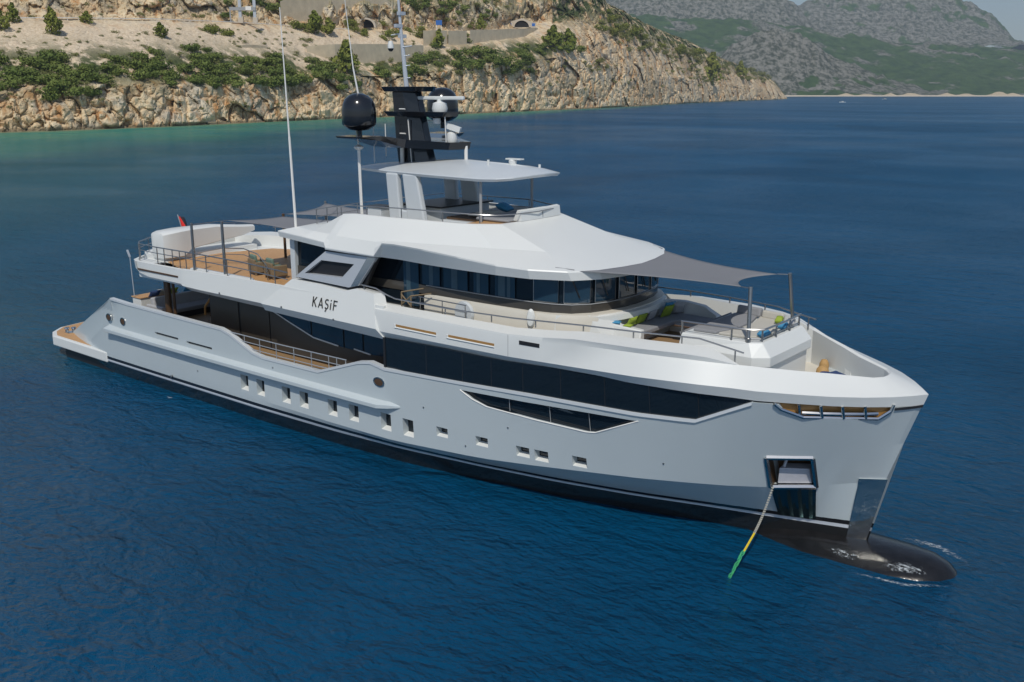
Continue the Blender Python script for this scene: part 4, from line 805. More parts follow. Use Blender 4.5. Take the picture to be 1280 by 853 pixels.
# ---------------------------------------------------------------- loose things on the yacht
t_ = thing('coffee_table', 'dark wooden coffee table on a single leg in the foredeck lounge', 'table', (37.75, .05, 6.0))
mb = MB(); mb.b2(-.36, .36, -.48, .48, .60, .645); mb.build('table_top', BROWN, t_, smooth=0, bevel=.015)
mb = MB(); mb.lathe([(.2, 0), (.19, .03), (.06, .06), (.06, .56), (.16, .6)], (0, 0, 0), 12); mb.build('pedestal', GOLD, t_)
PG = 'pillows on the foredeck sofa'
for m, c, s_, rz, ry, lb in ((GREEN, (36.08, -1.15, 6.68), (.42, .52, .16), .05, R(-62), 'lime green pillow nearest the sofa arm on the foredeck'), (GREEN, (36.06, -.45, 6.68), (.42, .52, .16), -.05, R(-62), 'second lime green pillow from the sofa arm, before the grey one'), (LIGHTFAB, (36.05, .3, 6.68), (.42, .52, .16), .05, R(-62), 'light grey pillow between the green pillows on the foredeck sofa'),
                             (GREEN, (36.25, 1.1, 6.72), (.52, .52, .18), -.15, R(-62), 'big lime green pillow leaning in front of the blue one'), (BLUEF, (36.12, 1.42, 6.76), (.55, .5, .16), -.3, R(-66), 'bright blue pillow behind the big green pillow on the sofa'), (LIGHTFAB, (36.35, 1.75, 6.74), (.5, .5, .16), -.7, R(-66), 'pale grey pillow in the far corner of the sofa beside the blue one')):
    tag(cushion('pillow', m, c, s_, rz, ry), lb, 'pillow', PG)
tag(cushion('towel', BLUEF, (35.85, -1.78, 6.76), (.3, .3, .1), .4), 'rolled blue towel on the white sofa arm on the foredeck', 'towel')
tag(cushion('towel', GREEN, (36.3, -1.74, 6.70), (.3, .26, .09), .2), 'lime towel on the white sofa arm next to the blue one', 'towel')
for k, (m, c, lb) in enumerate(((BLUEF, (41.05, -1.05, 7.02), 'blue towel roll behind the forward rail nearest the awning pole'), (BEIGEFAB, (41.08, -.55, 7.0), 'beige towel roll behind the forward rail between blue rolls'), (BLUEF, (41.1, .35, 7.03), 'blue towel roll in the middle of the forward rail'), (GREEN, (40.7, .95, 7.06), 'lime green cushion against the far seat at the foredeck rail'), (LIGHTFAB, (41.08, 1.05, 7.02), 'pale grey towel roll at the far end of the forward rail'))):
    tag(cushion('towel_roll', m, c, (.26, .5, .24), .1 * k), lb, 'towel', 'towels along the foredeck rail')
# foredeck awning and its poles
aw = thing('sun_awning', 'grey sail awning stretched from the bridge roof to two poles over the foredeck', 'awning', (0, 0, 0))
mb = MB(); rg = []
NS, NT = 16, 14
for i in range(NS + 1):
    s_ = i / NS; row = []
    for j in range(NT + 1):
        q = j / NT * 2 - 1
        hw = 3.0 * (1 - s_) + 1.42 * s_ - .42 * math.sin(math.pi * s_)
        xa = 35.3 + .28 * (1 - q * q) * 1.0; xf = 40.35 - .62 * (1 - q * q)
        zc_ = 8.66 - .12 * s_ - .02 * math.sin(math.pi * s_) - .03 * (1 - q * q)
        row.append((xa + (xf - xa) * s_ - .5 * (abs(q) ** 3) * (1 - s_), q * hw, zc_))
    rg.append(row)
mb.loft(rg); sail = mb.build('awning_cloth', SAIL, aw, smooth=60)
sm = sail.modifiers.new('thickness', 'SOLIDIFY'); sm.thickness = .012
for s_ in (-1, 1):
    mb = MB(); mb.tube([(40.85, s_ * 1.78, 6.84), (40.72, s_ * 1.55, 8.60)], .065, 10); mb.lathe([(.09, 0), (.09, .12), (.03, .14)], (40.85, s_ * 1.78, 6.84), 10); mb.build('awning_pole', DARKSTEEL, aw)
    mb = MB(); mb.tube([(40.72, s_ * 1.55, 8.55), (40.32, s_ * 1.42, 8.54)], .016, 4); mb.tube([(34.85, s_ * 3.0, 8.68), (34.25, s_ * 3.3, 8.74)], .028, 4); mb.build('awning_line', DARKSTEEL, aw)
# aft deck shade sails
def sailmesh(c, sag, name, m, parent, n=10):
    mb = MB(); rg = []
    c = [Vector(p) for p in c]
    for i in range(n + 1):
        row = []
        for j in range(n + 1):
            a, b_ = i / n, j / n
            a2 = a + .10 * math.sin(math.pi * b_) * (1 - 2 * a); b2_ = b_ + .10 * math.sin(math.pi * a) * (1 - 2 * b_)
            p = c[0] * (1 - a2) * (1 - b2_) + c[1] * a2 * (1 - b2_) + c[2] * a2 * b2_ + c[3] * (1 - a2) * b2_
            row.append((p.x, p.y, p.z - sag * math.sin(math.pi * a) * math.sin(math.pi * b_)))
        rg.append(row)
    mb.loft(rg); o = mb.build(name, m, parent, smooth=60); s = o.modifiers.new('t', 'SOLIDIFY'); s.thickness = .012; return o
aw2 = thing('sun_awning', 'grey shade sail over the aft upper deck held by the near pair of poles', 'awning')
sailmesh([(14.3, -2.6, 8.72), (19.8, -2.9, 8.72), (19.8, .9, 8.78), (14.6, .6, 8.62)], .08, 'awning_cloth', SAIL, aw2)
for (x, y, zt_) in ((14.35, -4.5, 8.78), (16.5, -4.35, 9.02)):
    mb = MB(); mb.tube([(x, y, 6.44), (x, y, zt_)], .075, 10, .06); mb.build('awning_pole', DARKSTEEL, aw2)
mb = MB(); mb.tube([(14.35, -4.5, 8.72), (14.4, -2.6, 8.72)], .014, 4); mb.tube([(16.5, -4.35, 8.98), (16.9, -2.5, 8.74)], .014, 4); mb.build('awning_line', DARKSTEEL, aw2)
aw3 = thing('sun_awning', 'grey shade sail on the far side of the aft upper deck rising to a peak', 'awning')
sailmesh([(14.2, 1.0, 8.66), (19.8, 1.1, 8.85), (19.7, 3.6, 8.9), (15.0, 3.0, 9.1)], .06, 'awning_cloth', SAIL, aw3)
for (x, y, zt_) in ((15.0, 3.0, 9.2), (14.2, .9, 8.7)):
    mb = MB(); mb.tube([(x, y, 6.44), (x, y, zt_)], .07, 10); mb.build('awning_pole', BROWN if y < 2 else DARKSTEEL, aw3)  # brown reflection painted as the whole colour of the inboard pole
# ensign
fg = thing('ensign_flag', 'red and black flag hanging in folds from a staff at the stern', 'flag', (6.3, 0, 6.5))
mb = MB(); mb.tube([(.6, 0, 0), (-.1, 0, 1.62)], .03, 6); mb.build('flag_staff', GREYPOST, fg)
mb = MB(); rg = []
for i in range(9):
    z = 1.52 - i * .17; w_ = .50 + .085 * i
    rg.append([(-.08 + .05 * i + w_ * q, .10 * math.sin(q * 9 + i * .4), z) for q in np.linspace(0, 1, 9)])
k = MB(); k.loft([r[:6] for r in rg]); k.build('red_cloth', RED, fg, smooth=60)
k = MB(); k.loft([r[5:] for r in rg]); k.build('dark_cloth', FLAGBLK, fg, smooth=60)
# aft deck chairs and table
def armchair(x, y, rz, lb):
    a = thing('armchair', lb, 'chair', (x, y, 6.45), rz, 'wicker armchairs on the aft upper deck')
    mb = MB(); mb.b2(-.36, .36, -.36, .36, .12, .42); mb.b2(-.42, -.30, -.38, .38, .12, .74); mb.b2(-.36, .36, -.42, -.33, .12, .62); mb.b2(-.36, .36, .33, .42, .12, .62); mb.build('wicker_frame', WICKER, a, smooth=0, bevel=.04)
    mb = MB(); mb.b2(-.28, .34, -.31, .31, .42, .55); mb.build('seat_cushion', TEALF, a, smooth=0, bevel=.04)
    mb = MB(); mb.box((-.26, 0, .72), (.14, .6, .42), 0, R(-8)); mb.build('back_cushion', TEALF, a, smooth=0, bevel=.05)
    for sx in (-.33, .33):
        for sy in (-.35, .35):
            mb = MB(); mb.b2(sx - .03, sx + .03, sy - .03, sy + .03, 0, .13); mb.build('leg', WICKER, a, smooth=0)
armchair(16.9, -2.75, R(75), 'brown wicker armchair with sage cushion farther aft on the teak deck'); armchair(18.3, -2.9, R(80), 'brown wicker armchair with sage cushion closest to the white pillar')
dt = thing('deck_table', 'round brown table beyond the two wicker armchairs on the teak deck', 'table', (18.7, -1.3, 6.45))
mb = MB(); mb.lathe([(.02, .70), (.62, .70), (.62, .74), (.02, .745)], (0, 0, 0), 20); mb.build('table_top', GOLD, dt)
mb = MB(); mb.lathe([(.3, 0), (.28, .04), (.07, .08), (.07, .7)], (0, 0, 0), 12); mb.build('pedestal', WICKER, dt)
# main deck cockpit sofa, table and pillows
sf = thing('cockpit_sofa', 'long grey sofa across the open aft main deck under the overhang', 'sofa', (8.1, -.2, 3.11))
mb = MB(); mb.b2(-.55, 1.0, -2.8, 2.8, 0, .3); mb.build('base', BLACKMATT, sf, smooth=0)
mb = MB(); mb.b2(-.1, 1.05, -2.75, 2.75, .3, .52); mb.build('seat', GREYFAB, sf, smooth=0, bevel=.06)
mb = MB(); mb.box((-.3, 0, .66), (.32, 5.5, .75), 0, R(-8)); mb.build('backrest', LIGHTFAB, sf, smooth=0, bevel=.06)
mb = MB(); mb.b2(-.5, 1.0, -3.0, -2.78, 0, .72); mb.build('arm', LIGHTFAB, sf, smooth=0, bevel=.06)
lk = thing('stern_locker', 'teak topped locker at the stern rail of the main deck', 'locker', (6.55, -2.0, 3.11))
mb = MB(); mb.b2(-.4, .4, -1.1, 1.1, 0, .9); mb.build('locker_body', WHITE, lk, smooth=0, bevel=.03)
mb = MB(); mb.b2(-.45, .45, -1.15, 1.15, .9, .96); mb.build('locker_lid', TEAK, lk, smooth=0, bevel=.02)
for m, c, lb in ((NAVY, (7.45, -2.55, 4.28), 'dark blue pillow on the near end of the aft sofa back'), (GREEN, (7.45, -1.5, 4.26), 'lime green pillow on the aft main deck sofa'), (BLUEF, (7.5, -.5, 4.26), 'blue pillow on the aft sofa farther than the green one'), (BEIGEFAB, (7.2, -2.05, 4.24), 'cream pillow between dark blue and lime on the aft sofa')):
    tag(cushion('pillow', m, c, (.4, .62, .2), 0, R(-50)), lb, 'pillow', 'pillows on the aft main deck sofa')
# anchor line
al = thing('anchor_line', 'anchor chain with yellow and green rope slanting from the bow pocket into the sea', 'anchor line')
A0, A1, A2, A3 = Vector((42.14, -2.02, 2.28)), Vector((42.03, -3.0, .97)), Vector((42.0, -3.65, .57)), Vector((41.97, -4.55, -.02))
mb = MB(); L0 = A0; nlk = 46
for k in range(nlk):
    p = A0.lerp(A1, k / nlk); q = A0.lerp(A1, (k + 1.25) / nlk); sg = -.13 * math.sin(math.pi * k / nlk)
    p = p + Vector((0, 0, sg)); q = q + Vector((0, 0, sg)); off = Vector((.03, 0, 0)) if k % 2 else Vector((0, .018, .024))
    mb.tube([p + off, q + off], .014, 4); mb.tube([p - off, q - off], .014, 4)
mb.build('chain', CHAINM, al)
mb = MB(); mb.tube([A1.lerp(A2, k / 6) + Vector((0, 0, -.02)) for k in range(7)], .036, 6); mb.build('yellow_rope', YELLOW, al)
mb = MB()
for w_ in range(3): mb.tube([A2.lerp(A3, k / 14) + Vector((.045 * math.sin(k * 1.1 + w_ * 1.6), .05 * math.sin(k * 1.3 + w_), .012 * w_)) for k in range(15)], .014, 5)
mb.build('green_rope', GREENR, al)

# ================================================================ coast, hills, water
FWD = np.array([-math.sin(R(38.588)), math.cos(R(38.588))]); RGT = np.array([math.cos(R(38.588)), math.sin(R(38.588))])
CXY = np.array(CAM[:2]); H0 = CAM[2]
TC, TS = math.cos(R(14.4366)), math.sin(R(14.4366))
# survey helpers: bearing (image column of the drone survey) + distance -> ground point, elevation line -> height
def z_at(v, D): return H0 - D * ((v - 426.5) * TC + 1210 * TS) / (1210 * TC - (v - 426.5) * TS)
def ground(u, D, vref=90.):
    k = (u - 640.) / (1210 * TC - (vref - 426.5) * TS); return CXY + FWD * D + RGT * (k * D)
_rs = np.random.RandomState(3); _H = _rs.rand(4096).astype(np.float64)
def vnoise(p):
    i = np.floor(p).astype(np.int64); f = p - i; f = f * f * (3 - 2 * f); r = 0
    for dx in (0, 1):
        for dy in (0, 1):
            for dz in (0, 1):
                h = ((i[:, 0] + dx) * 73856093 ^ (i[:, 1] + dy) * 19349663 ^ (i[:, 2] + dz) * 83492791) & 4095
                r = r + _H[h] * (f[:, 0] if dx else 1 - f[:, 0]) * (f[:, 1] if dy else 1 - f[:, 1]) * (f[:, 2] if dz else 1 - f[:, 2])
    return r
def fbm(p, o=5, ridg=False):
    r = 0; a = .5; q = p.copy()
    for k in range(o):
        n = vnoise(q); n = 1 - abs(2 * n - 1) if ridg else n
        r = r + a * n; a *= .5; q = q * 2.03 + 17.3
    return r

COLS = [  # bearing, shore distance, then (inland offset, elevation line) for each break of slope
 (-420, 300, [(8, 118), (40, 66), (78, 18), (92, 16), (120, -50), (200, -120)]),
 (-200, 335, [(8, 117), (40, 64), (78, 20), (92, 18), (120, -40), (200, -110)]),
 (0, 372, [(8, 117), (45, 62), (80, 25), (93, 23.5), (120, -25), (200, -90)]),
 (100, 395, [(8, 114), (45, 60), (82, 25), (95, 24), (125, -25), (200, -90)]),
 (200, 430, [(9, 112), (48, 60), (85, 26), (98, 25), (130, -20), (210, -80)]),
 (300, 480, [(10, 106), (50, 64), (88, 30), (101, 29), (135, -15), (215, -80)]),
 (400, 540, [(12, 100), (52, 72), (92, 36), (106, 35), (120, 0), (220, -80)]),
 (450, 575, [(12, 98), (52, 74), (95, 39), (108, 38), (116, 10), (220, -80)]),
 (500, 610, [(14, 97), (55, 70), (96, 39), (110, 38), (118, 8), (220, -80)]),
 (550, 650, [(15, 92), (56, 62), (97, 39), (111, 38.5), (119, 8), (220, -80)]),
 (600, 700, [(16, 86), (58, 58), (98, 38.5), (112, 38), (120, 8), (220, -80)]),
 (650, 760, [(18, 78), (60, 52), (100, 36), (114, 35), (119, 18), (220, -80)]),
 (700, 830, [(20, 76), (50, 48), (90, 28), (104, 22), (125, -8), (220, -60)]),
 (742, 905, [(20, 80), (50, 50), (90, 22), (104, 2), (125, -14), (220, -40)]),
 (750, 920, [(20, 82), (50, 52), (90, 24), (104, 6), (125, -6), (220, -16)]),
 (756, 935, [(20, 83), (50, 53), (90, 26), (104, 16), (125, 10), (220, 4)]),
 (775, 980, [(20, 86), (50, 58), (90, 32), (104, 24), (125, 18), (220, 14)]),
 (800, 1040, [(20, 93), (60, 66), (100, 46), (120, 38), (150, 31), (260, 28)]),
 (850, 1250, [(20, 100), (60, 80), (100, 64), (130, 56), (170, 50), (300, 49)]),
 (900, 1500, [(25, 108), (60, 94), (100, 84), (140, 78), (180, 74), (320, 75)]),
 (950, 1800, [(25, 112), (60, 105), (100, 98), (140, 94), (180, 92), (320, 94)]),
 (970, 1930, [(20, 117), (60, 109), (100, 105), (140, 103), (180, 103), (300, 106)]),
 (979, 2000, [(15, 120), (60, 117), (100, 115), (140, 115), (180, 116), (300, 119)]),
 (986, 2060, [(15, 122.6), (60, 122.6), (100, 122.5), (140, 122.5), (180, 122.5), (300, 122.5)]),
]
US = np.concatenate([np.linspace(-420, -20, 70, endpoint=False), np.linspace(-20, 760, 620, endpoint=False), np.linspace(760, 986, 300)])
cu = np.array([c[0] for c in COLS], float)
Ds = np.interp(US, cu, [c[1] for c in COLS])
Tk = np.array([np.interp(US, cu, [c[2][k][0] for c in COLS]) for k in range(6)]); Vk = np.array([np.interp(US, cu, [c[2][k][1] for c in COLS]) for k in range(6)])
NR = [46, 34, 44, 8, 30, 18]
rowsT = [np.full_like(US, -6.0), np.zeros_like(US)]; rowsZ = [np.full_like(US, -2.0), np.full_like(US, .05)]; rowsK = [0, 0]
pt_, pz_ = rowsT[1], rowsZ[1]
for k in range(6):
    tk_ = Tk[k]; zk_ = z_at(Vk[k], Ds + tk_)
    zk_ = np.maximum(zk_, .3)
    for i in range(1, NR[k] + 1):
        q = i / NR[k]; zq = q if k != 0 else q ** .85
        rowsT.append(pt_ + (tk_ - pt_) * q); rowsZ.append(pz_ + (zk_ - pz_) * zq); rowsK.append(k + q)
    pt_, pz_ = tk_, zk_
TT = np.array(rowsT); ZZ = np.array(rowsZ); KK = np.repeat(np.array(rowsK)[:, None], len(US), 1)
DD = Ds[None, :] + TT; kk = (US[None, :] - 640) / (1210 * TC + 336.5 * TS)
XX = CXY[0] + FWD[0] * DD + RGT[0] * kk * DD; YYg = CXY[1] + FWD[1] * DD + RGT[1] * kk * DD
P = np.stack([XX.ravel(), YYg.ravel(), ZZ.ravel()], 1); K = KK.ravel(); D_ = DD.ravel(); Ucol = np.repeat(US[None, :], len(rowsT), 0).ravel()
sc_ = (D_ / 450.) ** .55
road = np.exp(-((K - 3.5) / .62) ** 4) * (Ucol < 690)
rocky = np.clip(np.where(K < 1.1, 1.0, np.where(K < 3, .28, 1.0)), 0, 1)
rocky = np.where(Ucol > 690, np.maximum(rocky, np.clip((Ucol - 690) / 50, 0, 1) * .9), rocky)
q1 = P / (9. * sc_)[:, None]; q1[:, 2] *= 1.3
q2 = P / (24. * sc_)[:, None]
n1 = fbm(q1, 5, True) - .5; n2 = fbm(q2, 4) - .47; n3 = fbm(P / (3.2 * sc_)[:, None], 3, True) - .45
n4 = np.abs(2 * fbm(np.stack([P[:, 0] * .9 + P[:, 2] * .8, P[:, 1] * .9, P[:, 2] * 1.6], 1) / (15. * sc_)[:, None], 3) - .9)
def worley(p):
    i = np.floor(p).astype(np.int64); best = np.full(len(p), 9.); sec = np.full(len(p), 9.); val = np.zeros(len(p)); g = np.zeros(len(p))
    for dx in (-1, 0, 1):
        for dy in (-1, 0, 1):
            for dz in (-1, 0, 1):
                c = i + np.array([dx, dy, dz]); h = (c[:, 0] * 73856093 ^ c[:, 1] * 19349663 ^ c[:, 2] * 83492791)
                o = np.stack([_H[(h + 11) & 4095], _H[(h * 3 + 5) & 4095], _H[(h * 7 + 91) & 4095]], 1); e = c + o - p; d = (e ** 2).sum(1)
                tilt = (e[:, 0] * (_H[(h * 5 + 7) & 4095] - .5) + e[:, 1] * (_H[(h * 13 + 3) & 4095] - .5) + e[:, 2] * (_H[(h * 17 + 1) & 4095] - .5))
                m = d < best; sec = np.where(m, best, np.minimum(sec, d)); val = np.where(m, _H[h & 4095], val); g = np.where(m, tilt, g); best = np.where(m, d, best)
    return val - .5, g, np.sqrt(sec) - np.sqrt(best)
def rockw(s_):
    q = P / (s_ * sc_)[:, None]; q[:, 2] *= .72; q = q + (np.stack([vnoise(q * 1.7 + 3), vnoise(q * 1.7 + 31), vnoise(q * 1.7 + 77)], 1) - .5) * .7; return worley(q)
v1, g1, e1 = rockw(13.); v2, g2, e2 = rockw(5.5); v3, g3, e3 = rockw(2.6)
amp = 9.0 * n2 + 3.0 * n1 + 6.5 * v1 + 5. * g1 + 3.0 * v2 + 3.2 * g2 + 1.3 * v3 + 1.5 * g3 - 2.2 * np.exp(-(e1 / .10) ** 2) - 1.2 * np.exp(-(e2 / .12) ** 2)
amp = amp * np.where((K > 1.1) & (K < 3) & (Ucol < 700), .45, 1.0) * sc_ * rocky * (1 - road) * np.clip(ZZ.ravel() / 2.5 + .35, 0, 1)
up = (3.2 * n1 + 5. * n2 + 1.0 * n3) * sc_ * (.25 + .45 * rocky) * (1 - road) * np.clip((ZZ.ravel() - .5) / 5, 0, 1) * np.clip((985 - Ucol) / 40, 0, 1)
tow = -(P[:, :2] - CXY); tow /= np.linalg.norm(tow, axis=1)[:, None]
P[:, :2] += tow * amp[:, None]; P[:, 2] += up
nr, nc = TT.shape
idx = np.arange(nr * nc).reshape(nr, nc)
F = np.stack([idx[:-1, :-1].ravel(), idx[:-1, 1:].ravel(), idx[1:, 1:].ravel(), idx[1:, :-1].ravel()], 1)
def np_mesh(name, P, F, m, attrs={}):
    me = bpy.data.meshes.new(name); me.vertices.add(len(P)); me.vertices.foreach_set('co', P.astype(np.float32).ravel())
    me.loops.add(F.size); me.loops.foreach_set('vertex_index', F.astype(np.int32).ravel())
    me.polygons.add(len(F)); me.polygons.foreach_set('loop_start', np.arange(0, F.size, F.shape[1], dtype=np.int32)); me.update(calc_edges=True); me.validate()
    for k_, v_ in attrs.items():
        a = me.attributes.new(k_, 'FLOAT', 'POINT'); a.data.foreach_set('value', v_.astype(np.float32))
    me.materials.append(m); me.polygons.foreach_set('use_smooth', [True] * len(me.polygons))
    o = bpy.data.objects.new(name, me); COL.objects.link(o); return o
def attr(t, n):
    a = t.nodes.new('ShaderNodeAttribute'); a.attribute_name = n; return a.outputs['Fac']

ROCK = bpy.data.materials.new('limestone_cliff'); ROCK.use_nodes = True; t, b = nodes(ROCK)
b.inputs['Roughness'].default_value = .95; b.inputs['Specular IOR Level'].default_value = .15
v = mapping(t); cl = noise(t, v, .07, 6, .62); c2 = mth(t, 'ADD', mth(t, 'MULTIPLY', noise(t, v, .45, 7, .68), .75), mth(t, 'MULTIPLY', attr(t, 'tone'), .25)); c3 = noise(t, mapping(t, (1, 1, .35)), .16, 5, .6, .2)
rock = ramp(t, c2, [(.28, (.20, .15, .095)), (.40, (.50, .37, .225)), (.50, (.68, .53, .335)), (.72, (.78, .67, .48))])
grey = ramp(t, c2, [(.30, (.16, .15, .125)), (.5, (.44, .40, .33)), (.75, (.60, .55, .47))])
rock = mix(t, ramp(t, cl, [(.50, (0, 0, 0)), (.64, (.75, .75, .75))]), rock, grey)
rock = mix(t, ramp(t, c3, [(.52, (0, 0, 0)), (.66, (.9, .9, .9))]), rock, (.50, .26, .10))
scree = ramp(t, noise(t, v, .8, 6, .7), [(.32, (.42, .325, .22)), (.48, (.66, .53, .38)), (.70, (.76, .66, .51))])
c = mix(t, attr(t, 'scree'), rock, scree)
scrub = ramp(t, noise(t, v, .5, 6, .7), [(.35, (.035, .055, .018)), (.6, (.10, .12, .045))])
gm = mth(t, 'MULTIPLY', attr(t, 'scrub'), ramp(t, noise(t, v, .09, 5, .65), [(.42, (0, 0, 0)), (.5, (1, 1, 1))]))
c = mix(t, gm, c, scrub)
sx = t.nodes.new('ShaderNodeSeparateXYZ'); t.links.new(v, sx.inputs[0])
wet = mth(t, 'SUBTRACT', 1.0, mth(t, 'MULTIPLY', mth(t, 'ADD', sx.outputs[2], mth(t, 'MULTIPLY', c2, -1.6)), 1.2), True)
c = mix(t, mth(t, 'MULTIPLY', wet, .75), c, (.10, .085, .05))
vo = t.nodes.new('ShaderNodeTexVoronoi'); vo.feature = 'DISTANCE_TO_EDGE'; vo.inputs['Scale'].default_value = .16
dsp = t.nodes.new('ShaderNodeVectorMath'); dsp.operation = 'ADD'; nz_ = t.nodes.new('ShaderNodeTexNoise'); nz_.inputs['Scale'].default_value = .12; nz_.inputs['Detail'].default_value = 4; t.links.new(v, nz_.inputs['Vector'])
scl = t.nodes.new('ShaderNodeVectorMath'); scl.operation = 'SCALE'; scl.inputs['Scale'].default_value = 14; t.links.new(nz_.outputs['Color'], scl.inputs[0]); t.links.new(v, dsp.inputs[0]); t.links.new(scl.outputs[0], dsp.inputs[1]); t.links.new(dsp.outputs[0], vo.inputs['Vector'])
crack_shade = ramp(t, vo.outputs['Distance'], [(.0, (.6, .6, .6)), (.035, (0, 0, 0))])
c = mix(t, mth(t, 'MULTIPLY', crack_shade, mth(t, 'SUBTRACT', .42, mth(t, 'MULTIPLY', attr(t, 'scree'), .5))), c, (.10, .075, .05))  # dark crevice shading painted into the rock colour along crack lines
t.links.new(c, b.inputs['Base Color'])
bp = t.nodes.new('ShaderNodeBump'); bp.inputs['Strength'].default_value = .7; bp.inputs['Distance'].default_value = 1.2
t.links.new(c2, bp.inputs['Height']); bp2 = t.nodes.new('ShaderNodeBump'); bp2.inputs['Strength'].default_value = .6; bp2.inputs['Distance'].default_value = .5
t.links.new(noise(t, v, 1.3, 5, .7), bp2.inputs['Height']); t.links.new(bp.outputs[0], bp2.inputs['Normal']); t.links.new(bp2.outputs[0], b.inputs['Normal'])

scree_a = np.clip(1 - abs(K - 2.2) / .95, 0, 1) * 1.6 * (Ucol < 720); scree_a = np.clip(scree_a, 0, 1) * np.clip((700 - Ucol) / 250, .35, 1)
scrub_a = np.where(Ucol < 690, np.exp(-((K - 1.55) / .55) ** 2) + .6 * np.exp(-((K - 5.2) / .8) ** 2), np.clip((K - 2.2) / 1.5, 0, 1))
terrain = structure(np_mesh('terrain', P, F, ROCK, {'scree': scree_a, 'scrub': np.clip(scrub_a, 0, 1), 'tone': np.clip(.5 + .55 * v1 + .45 * v2, 0, 1)}))
terrain.data.polygons.foreach_set('use_smooth', [False] * len(terrain.data.polygons))

# projection of the terrain points into the survey frame, to look up where a plant stands
def survey(P):
    q = P - np.array([*CXY, H0]); X = q[:, 0] * RGT[0] + q[:, 1] * RGT[1]; Yf = q[:, 0] * FWD[0] + q[:, 1] * FWD[1]
    dep = Yf * TC - q[:, 2] * TS; dn = -(Yf * TS + q[:, 2] * TC); return 640 + 1210 * X / dep, 426.5 + 1210 * dn / dep, dep
PU, PV, PD = survey(P)
def stand(u, v):
    e = (PU - u) ** 2 + (PV - v) ** 2; c = np.where(e < 6)[0]
    i = c[np.argmin(PD[c])] if len(c) else int(np.argmin(e)); return Vector(P[i]), PD[i]

# ---------------------------------------------------------------- road features
ROADV = lambda u: float(np.interp(u, cu, [c[2][2][1] for c in COLS]))
def road_pt(u, dt=0.0, dv=0.0):
    D = float(np.interp(u, US, Ds + Tk[2])) + dt; p = ground(u, D); return (p[0], p[1], z_at(ROADV(u) + dv, D))
mb = MB(); rg = []
for u in np.linspace(-300, 648, 90):
    a = road_pt(u, 1.5); c_ = road_pt(u, 10.5); rg.append([(a[0], a[1], a[2] + .25), (c_[0], c_[1], a[2] + .3), (c_[0], c_[1], a[2] - 1.5), (a[0], a[1], a[2] - 1.5)])
mb.loft(rg, True, True); structure(mb.build('road', ASPH, None, smooth=30))
mb = MB(); us = np.linspace(-60, 440, 110)
mb.loft([[(q[0], q[1], q[2] + .75), (q[0], q[1], q[2] + 1.1), (q2[0], q2[1], q2[2] + 1.1), (q2[0], q2[1], q2[2] + .75)] for q, q2 in ((road_pt(u, .6), road_pt(u, .75)) for u in us)], True, True)
for u in us[::3]:
    q = road_pt(u, .8); mb.b2(q[0] - .1, q[0] + .1, q[1] - .1, q[1] + .1, q[2] - .6, q[2] + .9)
tag(mb.build('guard_rail', PALEPOST, None), 'low pale guard rail along the edge of the coast road on the left', 'guard rail')
def wall_strip(name, m, pts, lab, cat='retaining wall', thick=1.6, grp=None):
    """pts: (bearing, distance offset from the shore, top line, bottom line)"""
    mb = MB(); rg = []
    for u, dt, vt, vb in pts:
        D = float(np.interp(u, US, Ds)) + dt; p = ground(u, D); p2 = ground(u, D + thick); zt_, zb = z_at(vt, D), z_at(vb, D)
        rg.append([(p[0], p[1], zb), (p[0], p[1], zt_), (p2[0], p2[1], zt_), (p2[0], p2[1], zb)])
    mb.loft(rg, True, True); return tag(mb.build(name, m, None, smooth=0), lab, cat, grp)
wall_strip('retaining_wall', CONC, [(385, 56, 58, 76), (420, 46, 55.5, 82), (460, 44, 55.2, 90), (500, 44, 55.5, 92), (530, 46, 57, 90)], 'long beige concrete retaining wall below the coast road, left of the mast top')
wall_strip('retaining_wall', CONC, [(530, 66, 38.5, 62), (545, 65, 38, 62), (560, 64, 38.5, 64)], 'short beige wall panel under the road just right of the mast')
wall_strip('retaining_wall', CONC, [(561, 62, 38.5, 66), (584, 62, 38.5, 66)], 'middle beige wall panel under the road between two dark shrubs')
wall_strip('retaining_wall', CONC, [(588, 63, 37.5, 66), (620, 66, 37, 66), (650, 70, 36, 62), (672, 84, 35, 50)], 'beige wall panel under the road in front of the right tunnel')
wall_strip('retaining_wall', CONC, [(355, 108, 2, 35), (380, 110, -8, 37), (425, 112, -14, 38), (470, 114, -12, 39), (492, 116, 4, 39)], 'tall beige concrete wall above the coast road around the left tunnel')
wall_strip('retaining_wall', CONC, [(300, 54, 57, 68), (318, 54, 56, 68), (336, 54, 58, 68)], 'small beige wall on the scree slope at the left')
